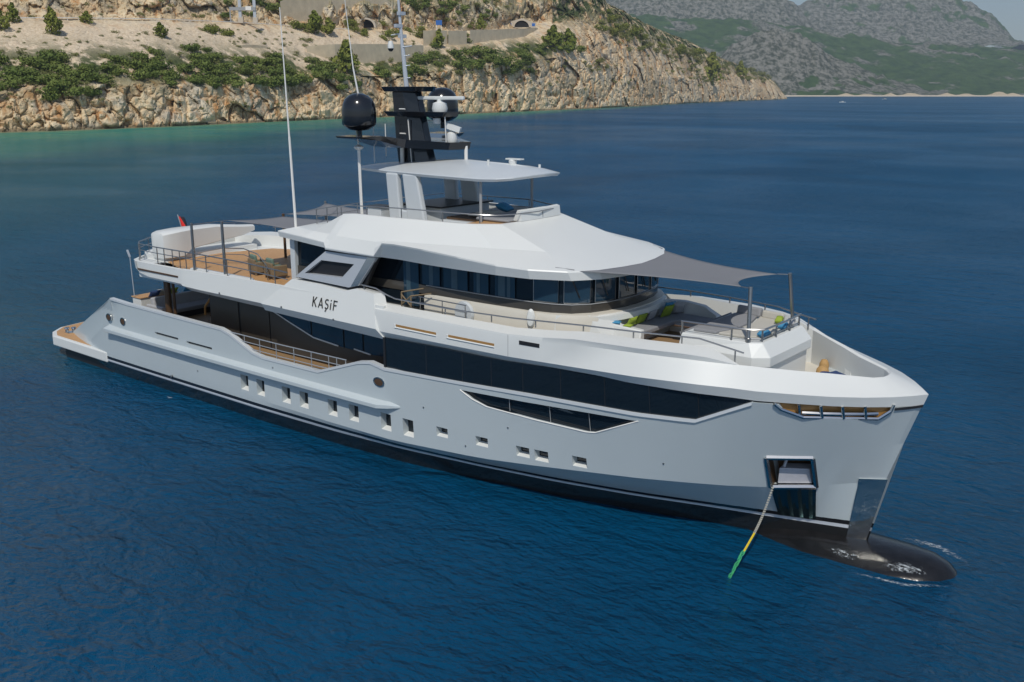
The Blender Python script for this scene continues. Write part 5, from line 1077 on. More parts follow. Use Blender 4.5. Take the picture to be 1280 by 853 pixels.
def tunnel(u, v0, wpx, hpx, dt, lab, side):
    D = float(np.interp(u, US, Ds)) + dt; p = ground(u, D); s = D * math.hypot(1, (u - 640) / 1260) / 1260. * 1.03
    tn = thing('tunnel_portal', lab, 'tunnel', (p[0], p[1], z_at(v0, D)), math.atan2(RGT[1], RGT[0])); rw = wpx * s / 2; rh = hpx * s; n = 18
    ar = lambda f, y: [(rw * f * math.cos(math.pi * k / n), y, rh * f * math.sin(math.pi * k / n)) for k in range(n + 1)]
    mb = MB(); mb.loft([ar(1.0, 4.0), ar(1.0, -.6), ar(1.22, -.6), ar(1.22, 4.0)]); mb.build('arch', CONCP, tn, smooth=0)
    mb = MB(); mb.add(ar(.999, 3.2), [tuple(range(n + 1))]); mb.build('opening', DARKHOLE, tn, smooth=0)
    if side:
        mb = MB(); mb.prism([(-rw * 1.95, .6, -.5), (rw * 1.95, .6, -.5), (rw * 1.95, .6, rh * .62), (rw * 1.2, .6, rh * .85), (0, .6, rh * 1.36), (-rw * 1.2, .6, rh * .95), (-rw * 1.95, .6, rh * .9)], [(-rw * 1.95, 2.6, -.5), (rw * 1.95, 2.6, -.5), (rw * 1.95, 2.6, rh * .62), (rw * 1.2, 2.6, rh * .85), (0, 2.6, rh * 1.36), (-rw * 1.2, 2.6, rh * .95), (-rw * 1.95, 2.6, rh * .9)])
        mb.v = [v_ for v_ in mb.v]; mb.build('portal_face', CONCP, tn, smooth=0)
        mb = MB(); mb.add(ar(.999, .55), [tuple(range(n + 1))]); mb.build('dark_mouth', DARKHOLE, tn, smooth=0)
        for sx_ in (-1.62, 1.62):
            mb = MB(); mb.box((sx_ * rw, .45, rh * .38), (rw * .42, .1, rh * .42)); mb.build('blue_sign', SIGNBLUE, tn, smooth=0)
tunnel(459.5, 34.6, 19.5, 9.2, 104, 'left road tunnel mouth with a pale arch in the beige wall', False)
tunnel(652, 34.2, 17.5, 7.6, 104, 'right road tunnel portal with blue signs on both sides of the mouth', True)
def px_box(o_name, u0, u1, v0, v1, u_ref, dt, th, m, parent):
    D = float(np.interp(u_ref, US, Ds)) + dt; a = ground(u0, D); c_ = ground(u1, D); zt_, zb = z_at(v0, D), z_at(v1, D)
    d = (c_ - a) / np.linalg.norm(c_ - a); nrm = np.array([-d[1], d[0]]) * th
    mb = MB(); mb.prism([(a[0], a[1], zb), (c_[0], c_[1], zb), (c_[0], c_[1], zt_), (a[0], a[1], zt_)], [(a[0] + nrm[0], a[1] + nrm[1], zb), (c_[0] + nrm[0], c_[1] + nrm[1], zb), (c_[0] + nrm[0], c_[1] + nrm[1], zt_), (a[0] + nrm[0], a[1] + nrm[1], zt_)])
    return mb.build(o_name, m, parent, smooth=0)
rsn = thing('road_sign', 'blue road sign board on white posts beside the coast road', 'road sign')
px_box('sign_board', 546, 553.5, 25.5, 31.5, 550, 98, .3, SIGNBLUE, rsn); px_box('sign_post', 546.6, 547.4, 31, 38.5, 550, 98.1, .25, PALEPOST, rsn); px_box('sign_post', 552, 552.8, 31, 38.5, 550, 98.1, .25, PALEPOST, rsn)
gan = thing('road_gantry', 'grey steel road gantry with two thick posts above the scree slope', 'gantry')
px_box('post', 303, 306.5, -6, 27, 300, 90, .8, FRAMEGREY, gan); px_box('post', 321, 324.5, -2, 27, 300, 90, .8, FRAMEGREY, gan); px_box('beam', 292, 324, 9, 13.2, 300, 89.4, .5, GREYPOST, gan); px_box('sign_panel', 312, 319, 8, 13, 300, 89.0, .2, PALEPOST, gan); px_box('thin_post', 292, 293.4, 9, 27, 300, 89.5, .3, GREYPOST, gan)
px_box('footing', 302, 308, 22, 29, 300, 88.6, 1.2, CONCP, gan); px_box('footing', 320, 326, 22, 29, 300, 88.6, 1.2, CONCP, gan)

# ---------------------------------------------------------------- shrubs and trees
def foliage(name, c1, c2):
    m = bpy.data.materials.new(name); m.use_nodes = True; t, b = nodes(m); b.inputs['Roughness'].default_value = .8; b.inputs['Specular IOR Level'].default_value = .2
    oi = t.nodes.new('ShaderNodeObjectInfo'); n_ = noise(t, mapping(t), 1.1 if name != 'scrub_leaves' else .09, 3)
    f = mth(t, 'ADD', mth(t, 'MULTIPLY', oi.outputs['Random'], .55), mth(t, 'MULTIPLY', n_, .6), True)
    t.links.new(mix(t, f, c1, c2), b.inputs['Base Color']); b.inputs['Subsurface Weight'].default_value = 0
    return m
FDARK = foliage('maquis_leaves', (.060, .100, .020), (.190, .225, .055)); FLIGHT = foliage('pine_needles', (.11, .145, .022), (.21, .22, .045)); SCRUBM = foliage('scrub_leaves', (.075, .105, .024), (.22, .22, .075)); BARK = mat('bark', (.10, .07, .045), .9)
def leafmesh(n, seed, shape, size):
    rs = np.random.RandomState(seed); vs = []; fs = []
    lob = [(rs.uniform(-.55, .55), rs.uniform(-.55, .55), rs.uniform(.15, .62), rs.uniform(.28, .55)) for _ in range(9)] if shape == 'bush' else [(rs.uniform(-.35, .35) * (1.1 - h), rs.uniform(-.35, .35) * (1.1 - h), h, .42 * (1.15 - h)) for h in np.linspace(.22, .95, 9)]
    for _ in range(n):
        lx, ly, lz, lr = lob[rs.randint(len(lob))]; d = rs.normal(size=3); d /= np.linalg.norm(d); r = lr * rs.uniform(.55, 1.0) ** .5
        c = np.array([lx, ly, lz]) + d * r * np.array([1, 1, .72]); c[2] = max(c[2], -.05)
        nrm = d + rs.normal(size=3) * .55; nrm /= np.linalg.norm(nrm); a = np.cross(nrm, rs.normal(size=3)); a /= np.linalg.norm(a); b_ = np.cross(nrm, a); s = size * rs.uniform(.6, 1.35)
        o = len(vs); vs += [tuple(c + a * s), tuple(c + b_ * s * .7), tuple(c - a * s), tuple(c - b_ * s * .7)]; fs.append((o, o + 1, o + 2, o + 3))
    mb = MB(); mb.add(vs, fs); return mb
BUSH = []
for k in range(6):
    o = leafmesh(620, 20 + k, 'bush', .085).build('shrub', FDARK, None, smooth=0); BUSH.append(o.data); bpy.data.objects.remove(o)
LB = []
for k in range(3):
    o = leafmesh(560, 60 + k, 'bush', .085).build('shrub', FLIGHT, None, smooth=0); LB.append(o.data); bpy.data.objects.remove(o)
PINE = []
for k in range(3):
    o = leafmesh(700, 80 + k, 'pine', .075).build('crown', FLIGHT, None, smooth=0); PINE.append(o.data); bpy.data.objects.remove(o)
tm = MB(); tm.tube([(0, 0, -.12), (.02, 0, .3), (0, .02, .75)], .045, 6, .015); to_ = tm.build('trunk', BARK, None); TRUNK = to_.data; bpy.data.objects.remove(to_)
rb = random.Random(11)
NB = [0]
def shrub(u, v, wpx, lab, grp, light=False, hfac=.85):
    p, d = stand(u, v); s = wpx * d / 1210. ; o = bpy.data.objects.new('shrub', rb.choice(LB if light else BUSH)); COL.objects.link(o)
    o.location = p - Vector((0, 0, .12 * s)); o.scale = (s * .72, s * .72, s * .72 * hfac); o.rotation_euler = (0, 0, rb.uniform(0, 6.28)); tag(o, lab, 'shrub', grp); NB[0] += 1
SMALL = []
def scrub(u0, u1, v0, v1, n, w0, w1, slope=0.0):
    for k in range(n):
        u = rb.uniform(u0, u1); v = rb.uniform(v0, v1) + slope * (u - u0) / (u1 - u0); p, d = stand(u, v); s = rb.uniform(w0, w1) * d / 1210.
        SMALL.append((Matrix.Translation(p - Vector((0, 0, .15 * s))) @ Matrix.Rotation(rb.uniform(0, 6.28), 4, 'Z') @ Matrix.Diagonal((s * .72, s * .72, s * .62, 1)), rb.choice(BUSH + LB)))
def patch(u0, u1, v0, v1, n, w0, w1, lab, grp, light=False, slope=0.0, hf=.85):
    for k in range(n):
        u = rb.uniform(u0, u1); f = (u - u0) / max(1e-6, u1 - u0); v = rb.uniform(v0, v1) + slope * f
        shrub(u, v, rb.uniform(w0, w1), lab, grp, light, hf)
G1 = 'shrubs on the left shore slope'; L1 = 'dark green shrub in the dense thicket above the left shore rocks'
patch(-20, 62, 74, 116, 20, 18, 30, L1, G1); patch(62, 135, 84, 122, 20, 18, 28, L1, G1); patch(60, 90, 64, 84, 5, 14, 22, L1, G1)
patch(132, 160, 70, 94, 7, 14, 22, L1, G1); patch(160, 262, 62, 96, 22, 16, 26, L1, G1, slope=8); patch(185, 270, 76, 106, 12, 14, 24, L1, G1); patch(232, 282, 56, 76, 9, 14, 22, L1, G1, slope=6)
patch(265, 345, 78, 108, 18, 15, 24, L1, G1); patch(318, 350, 70, 88, 7, 15, 22, L1, G1); patch(345, 428, 84, 104, 17, 15, 24, L1, G1, slope=3); patch(388, 406, 74, 90, 5, 13, 20, L1, G1); patch(415, 452, 96, 112, 6, 13, 20, L1, G1)
G2 = 'shrubs on the slope behind the mast'; L2 = 'dark green shrub in front of the concrete walls behind the mast'
patch(468, 490, 82, 94, 4, 12, 18, L2, G2); patch(500, 530, 72, 96, 8, 14, 22, L2, G2); patch(520, 552, 68, 82, 6, 12, 18, L2, G2); patch(566, 600, 62, 84, 12, 14, 24, L2, G2); patch(592, 632, 58, 78, 11, 14, 22, L2, G2, slope=6); patch(634, 668, 66, 90, 11, 13, 21, L2, G2); patch(648, 660, 52, 66, 3, 12, 17, L2, G2); patch(545, 558, 40, 62, 5, 13, 18, L2, G2); patch(579, 587, 36, 54, 3, 10, 14, L2, G2); patch(668, 684, 54, 68, 4, 11, 16, L2, G2, slope=4)
G3 = 'shrubs high on the cliff'; L3 = 'dark green shrub clinging to the cliff above the coast road'
patch(504, 534, 0, 16, 6, 12, 18, L3, G3); patch(542, 592, 0, 16, 8, 10, 16, L3, G3, slope=6); patch(606, 622, 0, 30, 4, 9, 13, L3, G3); patch(330, 362, 0, 12, 4, 14, 20, L3, G3); patch(276, 330, 0, 20, 6, 12, 18, L3, G3)
L4 = 'yellow green shrub beside the coast road'; G4 = 'bright shrubs along the coast road'
patch(372, 402, 26, 40, 4, 12, 18, L4, G4, True); patch(424, 446, 28, 40, 4, 10, 16, L4, G4, True); patch(480, 496, 30, 48, 4, 12, 18, L4, G4, True); patch(512, 528, 34, 46, 3, 12, 16, L4, G4, True); patch(560, 600, 30, 38, 5, 6, 9, L4, G4, True); patch(255, 295, 30, 44, 5, 10, 16, L4, G4, True); patch(448, 466, 36, 44, 3, 8, 12, L4, G4, True)
G5 = 'trees and shrubs on the headland ridge'; L5 = 'green tree on the ridge of the rocky headland'
patch(684, 722, 42, 70, 9, 11, 18, L5, G5); patch(752, 800, 10, 44, 10, 12, 18, L5, G5, True, slope=24); patch(800, 880, 42, 56, 8, 11, 16, L5, G5, True, slope=24)
scrub(752, 800, 10, 44, 16, 8, 14, 24); scrub(765, 815, 32, 58, 16, 6, 13, 12); scrub(800, 880, 42, 58, 34, 6, 12, 24); scrub(830, 890, 66, 86, 26, 4, 11, 18); scrub(868, 910, 84, 106, 16, 4, 10, 4); scrub(898, 965, 78, 92, 34, 5, 11, 12); scrub(735, 780, 70, 92, 12, 4, 10); scrub(686, 735, 74, 112, 12, 3, 7); scrub(760, 840, 80, 110, 14, 3, 6)
scrub(0, 130, 34, 66, 26, 3, 8); scrub(130, 300, 34, 60, 34, 3, 8); scrub(300, 420, 38, 74, 40, 3, 9); scrub(430, 540, 40, 56, 14, 3, 7); scrub(0, 140, 64, 116, 30, 8, 16); scrub(140, 440, 66, 104, 60, 7, 14); scrub(470, 670, 62, 92, 50, 6, 13); scrub(0, 300, 4, 20, 24, 4, 9); scrub(495, 640, 0, 30, 34, 4, 10); scrub(0, 420, 112, 138, 26, 3, 7); scrub(540, 700, 88, 120, 16, 3, 6)
vs_, fs_, off_ = [], [], 0
for M_, me in SMALL:
    co_ = np.empty(len(me.vertices) * 3); me.vertices.foreach_get('co', co_); co_ = co_.reshape(-1, 3)[:1200]; Mn = np.array(M_); vs_.append(co_ @ Mn[:3, :3].T + Mn[:3, 3]); q_ = np.arange(len(co_)).reshape(-1, 4); fs_.append(q_ + off_); off_ += len(co_)
sc_o = np_mesh('scrub', np.concatenate(vs_), np.concatenate(fs_), SCRUBM); sc_o.data.polygons.foreach_set('use_smooth', [False] * len(sc_o.data.polygons)); tag(sc_o, 'low scrub scattered over the rocky slopes and the headland', 'scrub', kind='stuff')
def pine(u, v, hpx, wpx, lab):
    p, d = stand(u, v); tr = thing('pine_tree', lab, 'tree', tuple(p - Vector((0, 0, .4))), rb.uniform(0, 6), 'pine trees on the slope'); s = d / 1210.
    for nm_, me in (('crown', rb.choice(PINE)), ('trunk', TRUNK)):
        o = bpy.data.objects.new(nm_, me); COL.objects.link(o); o.parent = tr; o.scale = (wpx * s, wpx * s, hpx * s)
pine(66, 40, 32, 26, 'tall yellow green pine at the upper left above the pale scree'); pine(17, 26, 24, 20, 'yellow green pine at the left beside the tallest one'); pine(110, 27, 15, 18, 'small round pine to the right of the tallest one on the scree'); pine(201, 44, 18, 20, 'round bright pine alone on the pale scree'); pine(0, 36, 28, 24, 'pine cut by the left edge of the picture'); pine(394, 41, 28, 26, 'spreading pine on the road edge left of the tunnel'); pine(412, 41, 20, 24, 'pine just left of the left tunnel mouth'); pine(433, 90, 40, 36, 'big pine in front of the lower retaining wall'); pine(602, 36, 20, 14, 'slim pine beside the road between the sign and the tunnel'); pine(694, 62, 30, 30, 'large pine on the cliff right of the right tunnel'); pine(712, 66, 30, 26, 'pine at the cliff edge beside the larger one'); pine(551, 58, 22, 20, 'dense pine in front of the wall panels'); pine(891, 104, 36, 30, 'dark pine crowning the headland ridge'); pine(927, 96, 20, 18, 'small pine near the headland tip')

# ---------------------------------------------------------------- far hills and beach
HILLM = bpy.data.materials.new('forest_and_limestone'); HILLM.use_nodes = True; t, b = nodes(HILLM); b.inputs['Roughness'].default_value = .95; b.inputs['Specular IOR Level'].default_value = .1
v = mapping(t); n1_ = noise(t, v, .045, 9, .78, .0); n2_ = noise(t, v, .004, 5, .6)
forest = ramp(t, noise(t, v, .02, 6, .65), [(.35, (.030, .075, .020)), (.62, (.085, .150, .040))])
lime = ramp(t, n1_, [(.36, (.040, .055, .030)), (.46, (.10, .11, .075)), (.54, (.30, .29, .25)), (.75, (.46, .44, .40))])
fac = mth(t, 'ADD', attr(t, 'rock'), mth(t, 'MULTIPLY', mth(t, 'SUBTRACT', n2_, .5), 1.3))
c = mix(t, ramp(t, fac, [(.50, (0, 0, 0)), (.60, (1, 1, 1))]), forest, lime); t.links.new(c, b.inputs['Base Color'])
bp = t.nodes.new('ShaderNodeBump'); bp.inputs['Strength'].default_value = 1.0; bp.inputs['Distance'].default_value = 22
t.links.new(n1_, bp.inputs['Height']); t.links.new(bp.outputs[0], b.inputs['Normal'])
def hill(name, crest, D0, D1, base_v, rockprof, nz=1.0, seed=0.):
    """crest: (bearing, elevation line) at distance D1; front foot at distance D0"""
    us = np.linspace(crest[0][0], crest[-1][0], 300); cv = np.interp(us, [c[0] for c in crest], [c[1] for c in crest]); cn = np.stack([us / 14., us * 0 + seed, us * 0], 1); cv = cv + (fbm(cn, 5, True) - .5) * 9 * nz
    rows = 90; back = 24; Pl = []; A = []
    for i in range(rows + back):
        q = min(i / (rows - 1), 1); D = D0 + (D1 - D0) * (i / (rows - 1)); zc_ = z_at(cv, D1); zf = z_at(base_v, D0)
        zz = zf + (np.maximum(zc_, zf) - zf) * (q ** 1.15)
        if i >= rows: zz = zz - (i - rows + 1) * (D1 - D0) / rows * .35
        kk_ = (us - 640) / 1260.; g = CXY[None] + FWD[None] * D + RGT[None] * (kk_ * D)[:, None]
        Pl.append(np.stack([g[:, 0], g[:, 1], zz], 1)); A.append(np.interp(q, [r[0] for r in rockprof], [r[1] for r in rockprof]) * np.ones_like(us))
    Pn = np.concatenate(Pl); A = np.concatenate(A); s = (D1 - D0) * .16
    n = fbm(Pn / s + seed, 5, True) - .45; e = np.clip((Pn[:, 2] - 5) / (120 * nz), 0, 1)
    gul = fbm(np.stack([(Pn[:, 0] * RGT[0] + Pn[:, 1] * RGT[1]) / (150. * nz), Pn[:, 2] / 420., Pn[:, 2] * 0 + seed], 1), 4, True) - .5
    Pn[:, 2] += (n * s * .46 * nz + gul * 60. * nz) * e * np.clip((Pn[:, 2] - 5) / 60, 0, 1)
    A = A + (n * .9)
    idx = np.arange(len(Pn)).reshape(rows + back, len(us)); Fq = np.stack([idx[:-1, :-1].ravel(), idx[:-1, 1:].ravel(), idx[1:, 1:].ravel(), idx[1:, :-1].ravel()], 1)
    return structure(np_mesh(name, Pn, Fq, HILLM, {'rock': A}))
hill('hills', [(820, 126), (868, 96), (895, 78), (915, 60), (940, 46), (962, 42), (985, 46), (1010, 56), (1040, 68), (1070, 80), (1100, 93), (1130, 103), (1165, 112), (1215, 120)], 3340, 3640, 120.3, [(0, .1), (.12, .35), (.3, .56), (1, .62)], .8, 3.)
hill('hills', [(600, 10), (720, 16), (790, 19), (840, 23), (900, 26), (950, 28), (1000, 34), (1040, 45), (1090, 52), (1150, 57), (1200, 58), (1250, 62), (1300, 66), (1420, 74)], 3700, 4700, 120.4, [(0, .2), (.5, .18), (1, .3)], .45, 9.)
hill('hills', [(600, -40), (700, -32), (760, -22), (850, -16), (930, -12), (975, -2), (992, 8), (1010, 26), (1030, 40), (1060, 52), (1100, 62)], 4900, 5350, 60, [(0, .50), (.3, .64), (1, .66)], .7, 21.)
hill('hills', [(940, 30), (975, 14), (1000, 6), (1020, 1), (1050, -5), (1090, -8), (1130, -10), (1165, -8), (1190, 0), (1215, 12), (1235, 20), (1255, 38), (1266, 52), (1290, 62), (1330, 70)], 5500, 6100, 62, [(0, .30), (.15, .62), (.45, .66), (.75, .50), (1, .47)], .75, 33.)
hill('hills', [(1180, 80), (1230, 62), (1262, 55), (1300, 50), (1350, 44), (1450, 40), (1600, 46)], 8600, 9800, 100, [(0, .2), (1, .35)], .4, 44.)
SAND = mat('beach_sand', (.60, .52, .40), .95, var=.12, scale=.02)
mb = MB(); mb.loft([[(*ground(u, 3160 + wob), .3), (*ground(u, 3190 + wob), 2.6), (*ground(u, 3330), 3.6), (*ground(u, 3330), -3)] for u, wob in ((930, -60), (985, -40), (1010, 0), (1060, 10), (1120, 0), (1180, 15), (1250, 5), (1320, 0), (1420, 0))], False, False); structure(mb.build('beach', SAND, None, smooth=60))
BLUFF = mat('sand_bluff', (.52, .42, .28), .95, var=.25, scale=.03)
for k, (u, w_, h_) in enumerate(((1064, 16, 7), (1090, 22, 5), (1120, 10, 8), (1146, 20, 9), (1192, 16, 8), (1216, 18, 7), (1258, 20, 12), (1275, 14, 8))):
    D = 3290; p = ground(u, D); s = D / 1210.; rs = np.random.RandomState(k)
    mb = MB(); pro = [(-.5, 0), (-.38, .55), (-.2, .9), (0, 1), (.22, .8), (.4, .5), (.5, 0)]
    d2 = RGT; f = lambda a, dz, back: (p[0] + d2[0] * a * w_ * s + FWD[0] * back, p[1] + d2[1] * a * w_ * s + FWD[1] * back, 2 + dz * h_ * s * .42)
    mb.loft([[f(a, 0, -25) for a, dz in pro], [f(a, dz * rs.uniform(.4, .6), 5) for a, dz in pro], [f(a, dz * rs.uniform(.85, 1.1), 30) for a, dz in pro], [f(a, 0, 90) for a, dz in pro]]); structure(mb.build('terrain', BLUFF, None, smooth=60))

# ---------------------------------------------------------------- water
WATER = bpy.data.materials.new('sea_water'); WATER.use_nodes = True; t, b = nodes(WATER)
b.inputs['Roughness'].default_value = .11; b.inputs['IOR'].default_value = 1.333; b.inputs['Specular IOR Level'].default_value = .24
v = mapping(t)
big = noise(t, mapping(t, (1, 1, 1)), .018, 4, .55, .8)
deep = mix(t, ramp(t, big, [(.35, (0, 0, 0)), (.65, (1, 1, 1))]), (.0008, .044, .104), (.0018, .066, .152))
deep = mix(t, attr(t, 'green'), deep, (.020, .118, .088))
tq = mix(t, ramp(t, noise(t, v, .05, 4), [(.4, (0, 0, 0)), (.6, (1, 1, 1))]), (.034, .225, .170), (.085, .255, .155))
c = mix(t, attr(t, 'shallow'), deep, tq); c = mix(t, attr(t, 'edge'), c, (.24, .27, .15))
t.links.new(c, b.inputs['Base Color'])
w1 = noise(t, mapping(t, (1, 1.7, 1), rot=(0, 0, R(20))), .42, 3, .55, .5); w2 = mth(t, 'MULTIPLY', noise(t, mapping(t, (1, 1.8, 1), rot=(0, 0, R(28))), 1.9, 5, .62, .3), ramp(t, noise(t, v, .028, 3, .55, .5), [(.36, (.35, .35, .35)), (.62, (1, 1, 1))])); w3 = noise(t, v, .09, 3, .5)
bp = t.nodes.new('ShaderNodeBump'); bp.inputs['Strength'].default_value = 1; bp.inputs['Distance'].default_value = .48; t.links.new(w1, bp.inputs['Height'])
bq = t.nodes.new('ShaderNodeBump'); bq.inputs['Strength'].default_value = 1; bq.inputs['Distance'].default_value = .30; t.links.new(w2, bq.inputs['Height']); t.links.new(bp.outputs[0], bq.inputs['Normal'])
br = t.nodes.new('ShaderNodeBump'); br.inputs['Strength'].default_value = 1; br.inputs['Distance'].default_value = .45; t.links.new(w3, br.inputs['Height']); t.links.new(bq.outputs[0], br.inputs['Normal'])
df = t.nodes.new('ShaderNodeBsdfDiffuse'); gl = t.nodes.new('ShaderNodeBsdfGlossy'); gl.inputs['Roughness'].default_value = .15; gl.inputs['Color'].default_value = (.78, .90, 1, 1)
fz = t.nodes.new('ShaderNodeFresnel'); fz.inputs['IOR'].default_value = 1.333; ms = t.nodes.new('ShaderNodeMixShader')
t.links.new(c, df.inputs['Color'])
for q_ in (df, gl, fz): t.links.new(br.outputs[0], q_.inputs['Normal'])
cap_ = mth(t, 'MINIMUM', mth(t, 'MULTIPLY', mth(t, 'SUBTRACT', fz.outputs[0], .019, True), 1.5), mth(t, 'ADD', .24, mth(t, 'MULTIPLY', ramp(t, noise(t, mapping(t, (.35, 1, 1), rot=(0, 0, R(-40))), .011, 4, .6, .6), [(.38, (0, 0, 0)), (.66, (1, 1, 1))]), .20)))   # a ruffled sea never reaches mirror reflectance at grazing angles
t.links.new(cap_, ms.inputs[0]); t.links.new(df.outputs[0], ms.inputs[1]); t.links.new(gl.outputs[0], ms.inputs[2])
t.links.new(ms.outputs[0], t.nodes['Material Output'].inputs['Surface'])
ang = np.concatenate([np.linspace(-180, -55, 24, endpoint=False), np.linspace(-55, 40, 420, endpoint=False), np.linspace(40, 180, 26)])
rad_ = np.concatenate([[0.01], np.geomspace(4, 200, 50), np.geomspace(206, 2400, 150)[1:], np.geomspace(2500, 16000, 30)])
AA, RR = np.meshgrid(np.radians(ang), rad_); kx = np.sin(AA) * RR; ky = np.cos(AA) * RR
WX = CXY[0] + RGT[0] * kx + FWD[0] * ky; WY = CXY[1] + RGT[1] * kx + FWD[1] * ky
uw = 640 + 1255 * kx / np.maximum(ky, 1e-3); Dsh = np.interp(uw, US, Ds); ds_ = np.where((ky > 50) & (uw < 985), Dsh - ky, 1e5)
ds_ = np.where(uw < -420, 300 - ky, ds_); ds_ = np.where(ky <= 50, 1e5, ds_)
nn = fbm(np.stack([WX.ravel() / 40, WY.ravel() / 40, 0 * WX.ravel()], 1), 4).reshape(WX.shape) - .47
fall = np.interp(uw, [-400, 0, 350, 600, 760, 860], [1, 1, .95, .85, .6, .15])
shal = np.clip(1 - (ds_ + nn * 90) / np.interp(uw, [0, 400, 700], [165, 150, 125]), 0, 1) ** .8 * fall; edge = np.clip(1 - (ds_ + nn * 20) / 12, 0, 1) * fall
grn = np.clip(1 - (ds_ + nn * 160) / np.interp(uw, [-100, 250, 480, 700], [375, 380, 300, 110]), 0, 1) * fall
Pw = np.stack([WX.ravel(), WY.ravel(), 0 * WX.ravel()], 1); nr, nc = WX.shape; idx = np.arange(nr * nc).reshape(nr, nc)
Fw = np.stack([idx[:-1, :-1].ravel(), idx[:-1, 1:].ravel(), idx[1:, 1:].ravel(), idx[1:, :-1].ravel()], 1)
water = structure(np_mesh('water', Pw, Fw, WATER, {'shallow': shal.ravel(), 'edge': edge.ravel(), 'green': grn.ravel()}))

# foam round the bulb and at the discharge
FOAM = bpy.data.materials.new('foam'); FOAM.use_nodes = True; t, b = nodes(FOAM); b.inputs['Base Color'].default_value = (.55, .60, .64, 1); b.inputs['Roughness'].default_value = .8
fn = noise(t, mapping(t, (1, 2.2, 1), rot=(0, 0, R(8))), 6.5, 8, .74, .5); t.links.new(ramp(t, mth(t, 'MULTIPLY', fn, attr(t, 'dens')), [(.51, (0, 0, 0)), (.66, (.7, .7, .7))]), b.inputs['Alpha'])
def foam_patch(pts, lab, n=26):
    """pts: centre line (x, y, half width)"""
    a = np.array(pts, float); s = np.linspace(0, len(a) - 1, 60); cx_, cy_, hw = [np.interp(s, range(len(a)), a[:, i]) for i in range(3)]
    q = np.linspace(-1, 1, n); Pf = np.stack([(cx_[:, None] + 0 * q[None]).ravel(), (cy_[:, None] + hw[:, None] * q[None]).ravel(), np.full(60 * n, .012)], 1)
    dn = ((1 - np.abs(q)[None] ** 1.5) * np.sin(np.linspace(0, math.pi, 60))[:, None] ** .5).ravel(); idx = np.arange(60 * n).reshape(60, n)
    Ff = np.stack([idx[:-1, :-1].ravel(), idx[1:, :-1].ravel(), idx[1:, 1:].ravel(), idx[:-1, 1:].ravel()], 1)
    o = np_mesh('foam', Pf, Ff, FOAM, {'dens': dn * 1.15}); tag(o, lab, 'foam', kind='stuff')
foam_patch([(44.4, .9, .5), (45.4, 1.7, .5), (46.4, 1.75, .5), (47.4, 1.2, .6), (48.2, .3, .5)], 'white foam along the far side of the bulbous bow')
BR = [(43, -.45, 1.68, .87), (44.5, -.42, 1.66, .80), (45.8, -.40, 1.55, .80), (46.6, -.36, 1.28, .74), (47.1, -.34, .92, .60), (47.4, -.34, .55, .42), (47.56, -.34, .2, .2)]
def bulb_foam(x0, x1, a0, a1, lab):
    n = 40; m_ = 16; Pf = []; dn = []
    for x in np.linspace(x0, x1, n):
        zc, ry, rz_ = itp(BR, x)
        for q in np.linspace(0, 1, m_):
            a = R(a0 + (a1 - a0) * q); Pf.append((x, -ry * math.cos(a) * 1.012, zc + rz_ * math.sin(a) * 1.012 + .012)); dn.append(math.sin(math.pi * q) ** .6 * math.sin(math.pi * (x - x0) / (x1 - x0)) ** .5 * 1.12)
    idx = np.arange(n * m_).reshape(n, m_); Ff = np.stack([idx[:-1, :-1].ravel(), idx[1:, :-1].ravel(), idx[1:, 1:].ravel(), idx[:-1, 1:].ravel()], 1)
    tag(np_mesh('foam', np.array(Pf), Ff, FOAM, {'dens': np.array(dn)}), lab, 'foam', kind='stuff')
bulb_foam(43.3, 45.3, 36, 62, 'white water washing over the near flank of the bulb below the stem')
bulb_foam(45.0, 47.3, 30, 70, 'white water washing over the near flank of the bulb close to its tip')
foam_patch([(43.6, -1.75, .3), (45, -1.8, .3), (46.4, -1.6, .35), (47.4, -.9, .4), (48.0, -.3, .4)], 'thin foam along the near side of the bulbous bow')
foam_patch([(11.6, -4.95, .25), (12.0, -5.0, .4), (12.5, -5.0, .25)], 'small foam splash beside the hull at the discharge pipe')

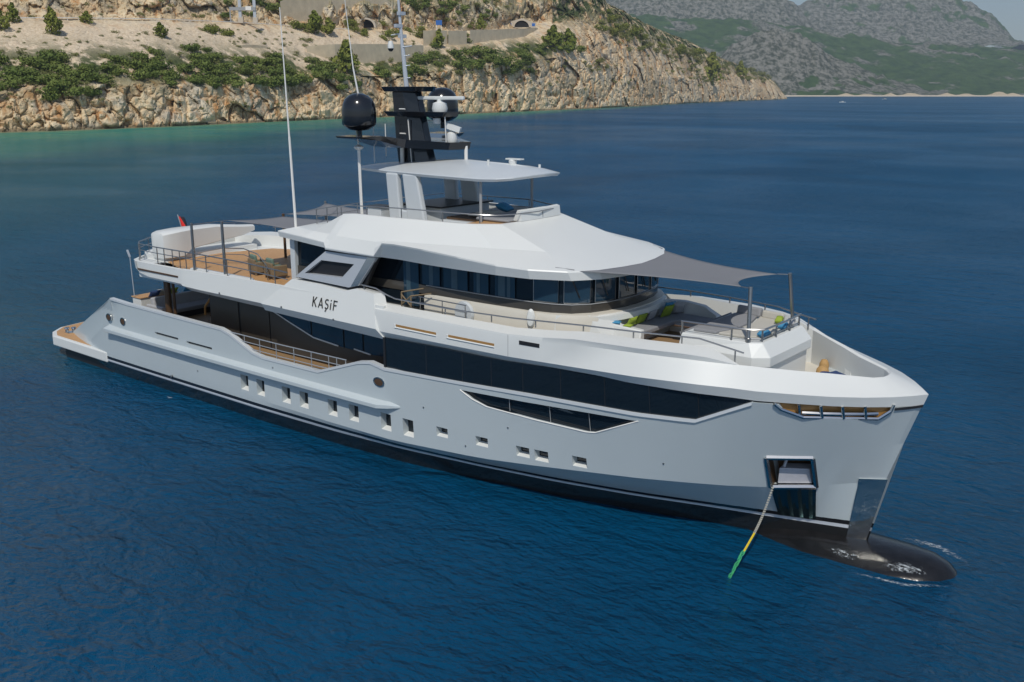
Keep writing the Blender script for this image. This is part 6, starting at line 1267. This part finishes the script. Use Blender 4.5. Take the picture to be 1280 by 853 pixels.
# ---------------------------------------------------------------- two far boats
bt = thing('motorboat', 'tiny white motorboat with a wake far off near the headland', 'boat', (*ground(1053, 1416, 130), 0), R(38.6 + 180))
def boat(bt, L):
    mb = MB(); mb.loft([[(x * L, -w_ * L, .75), (x * L, -w_ * .7 * L, -.2), (x * L, w_ * .7 * L, -.2), (x * L, w_ * L, .75 + .25 * (x > .3))] for x, w_ in ((-.5, .14), (-.1, .17), (.25, .14), (.42, .07), (.5, .005))], True, True); mb.build('hull', WHITE, bt, smooth=30)
    mb = MB(); mb.b2(-.12 * L, .15 * L, -.1 * L, .1 * L, .7, 1.9); mb.build('cabin', PALEPOST, bt, smooth=0, bevel=.15)
    mb = MB(); mb.b2(-.10 * L, .16 * L, -.11 * L, .11 * L, 1.25, 1.6); mb.build('window', GLASS, bt, smooth=0)
boat(bt, 9)
mb = MB(); Wk = [(-4, .6), (-10, 1.2), (-22, 1.6), (-34, .3)]; mb.loft([[(x, -w_, .03), (x, w_, .03)] for x, w_ in Wk]); mb.build('wake', mat('wake_foam', (.62, .68, .72), .7), bt, smooth=0)
b2t = thing('fishing_boat', 'tiny brown fishing boat far off below the sandy beach', 'boat', (*ground(1106, 2000, 124), 0), R(70)); boat(b2t, 13)
mb = MB(); mb.tube([(-3, 0, .8), (-3, 0, 6)], .15, 5); mb.build('mast', BROWN, b2t)
mb = MB(); mb.b2(-5.5, 1, -1.6, 1.6, 2.6, 2.9); mb.build('canopy', WICKER, b2t, smooth=0)
print('shrubs', NB[0], len(SMALL), 'verts', sum(len(o.data.vertices) for o in bpy.data.objects if o.type == 'MESH'))

# ---------------------------------------------------------------- air
HAZE = bpy.data.materials.new('haze'); HAZE.use_nodes = True; t = HAZE.node_tree; t.nodes.clear()
pv = t.nodes.new('ShaderNodeVolumePrincipled'); pv.inputs['Color'].default_value = (.72, .86, 1.0, 1); pv.inputs['Density'].default_value = .00008; pv.inputs['Anisotropy'].default_value = .1
mo = t.nodes.new('ShaderNodeOutputMaterial'); t.links.new(pv.outputs[0], mo.inputs['Volume'])
mb = MB(); mb.b2(-17000, 17000, -17000, 17000, -3.2, 1400); hz_ = mb.build('haze', HAZE, None, smooth=0); hz_['kind'] = 'stuff'; hz_['label'] = 'thin bluish haze over the sea and hills'; hz_['category'] = 'haze'
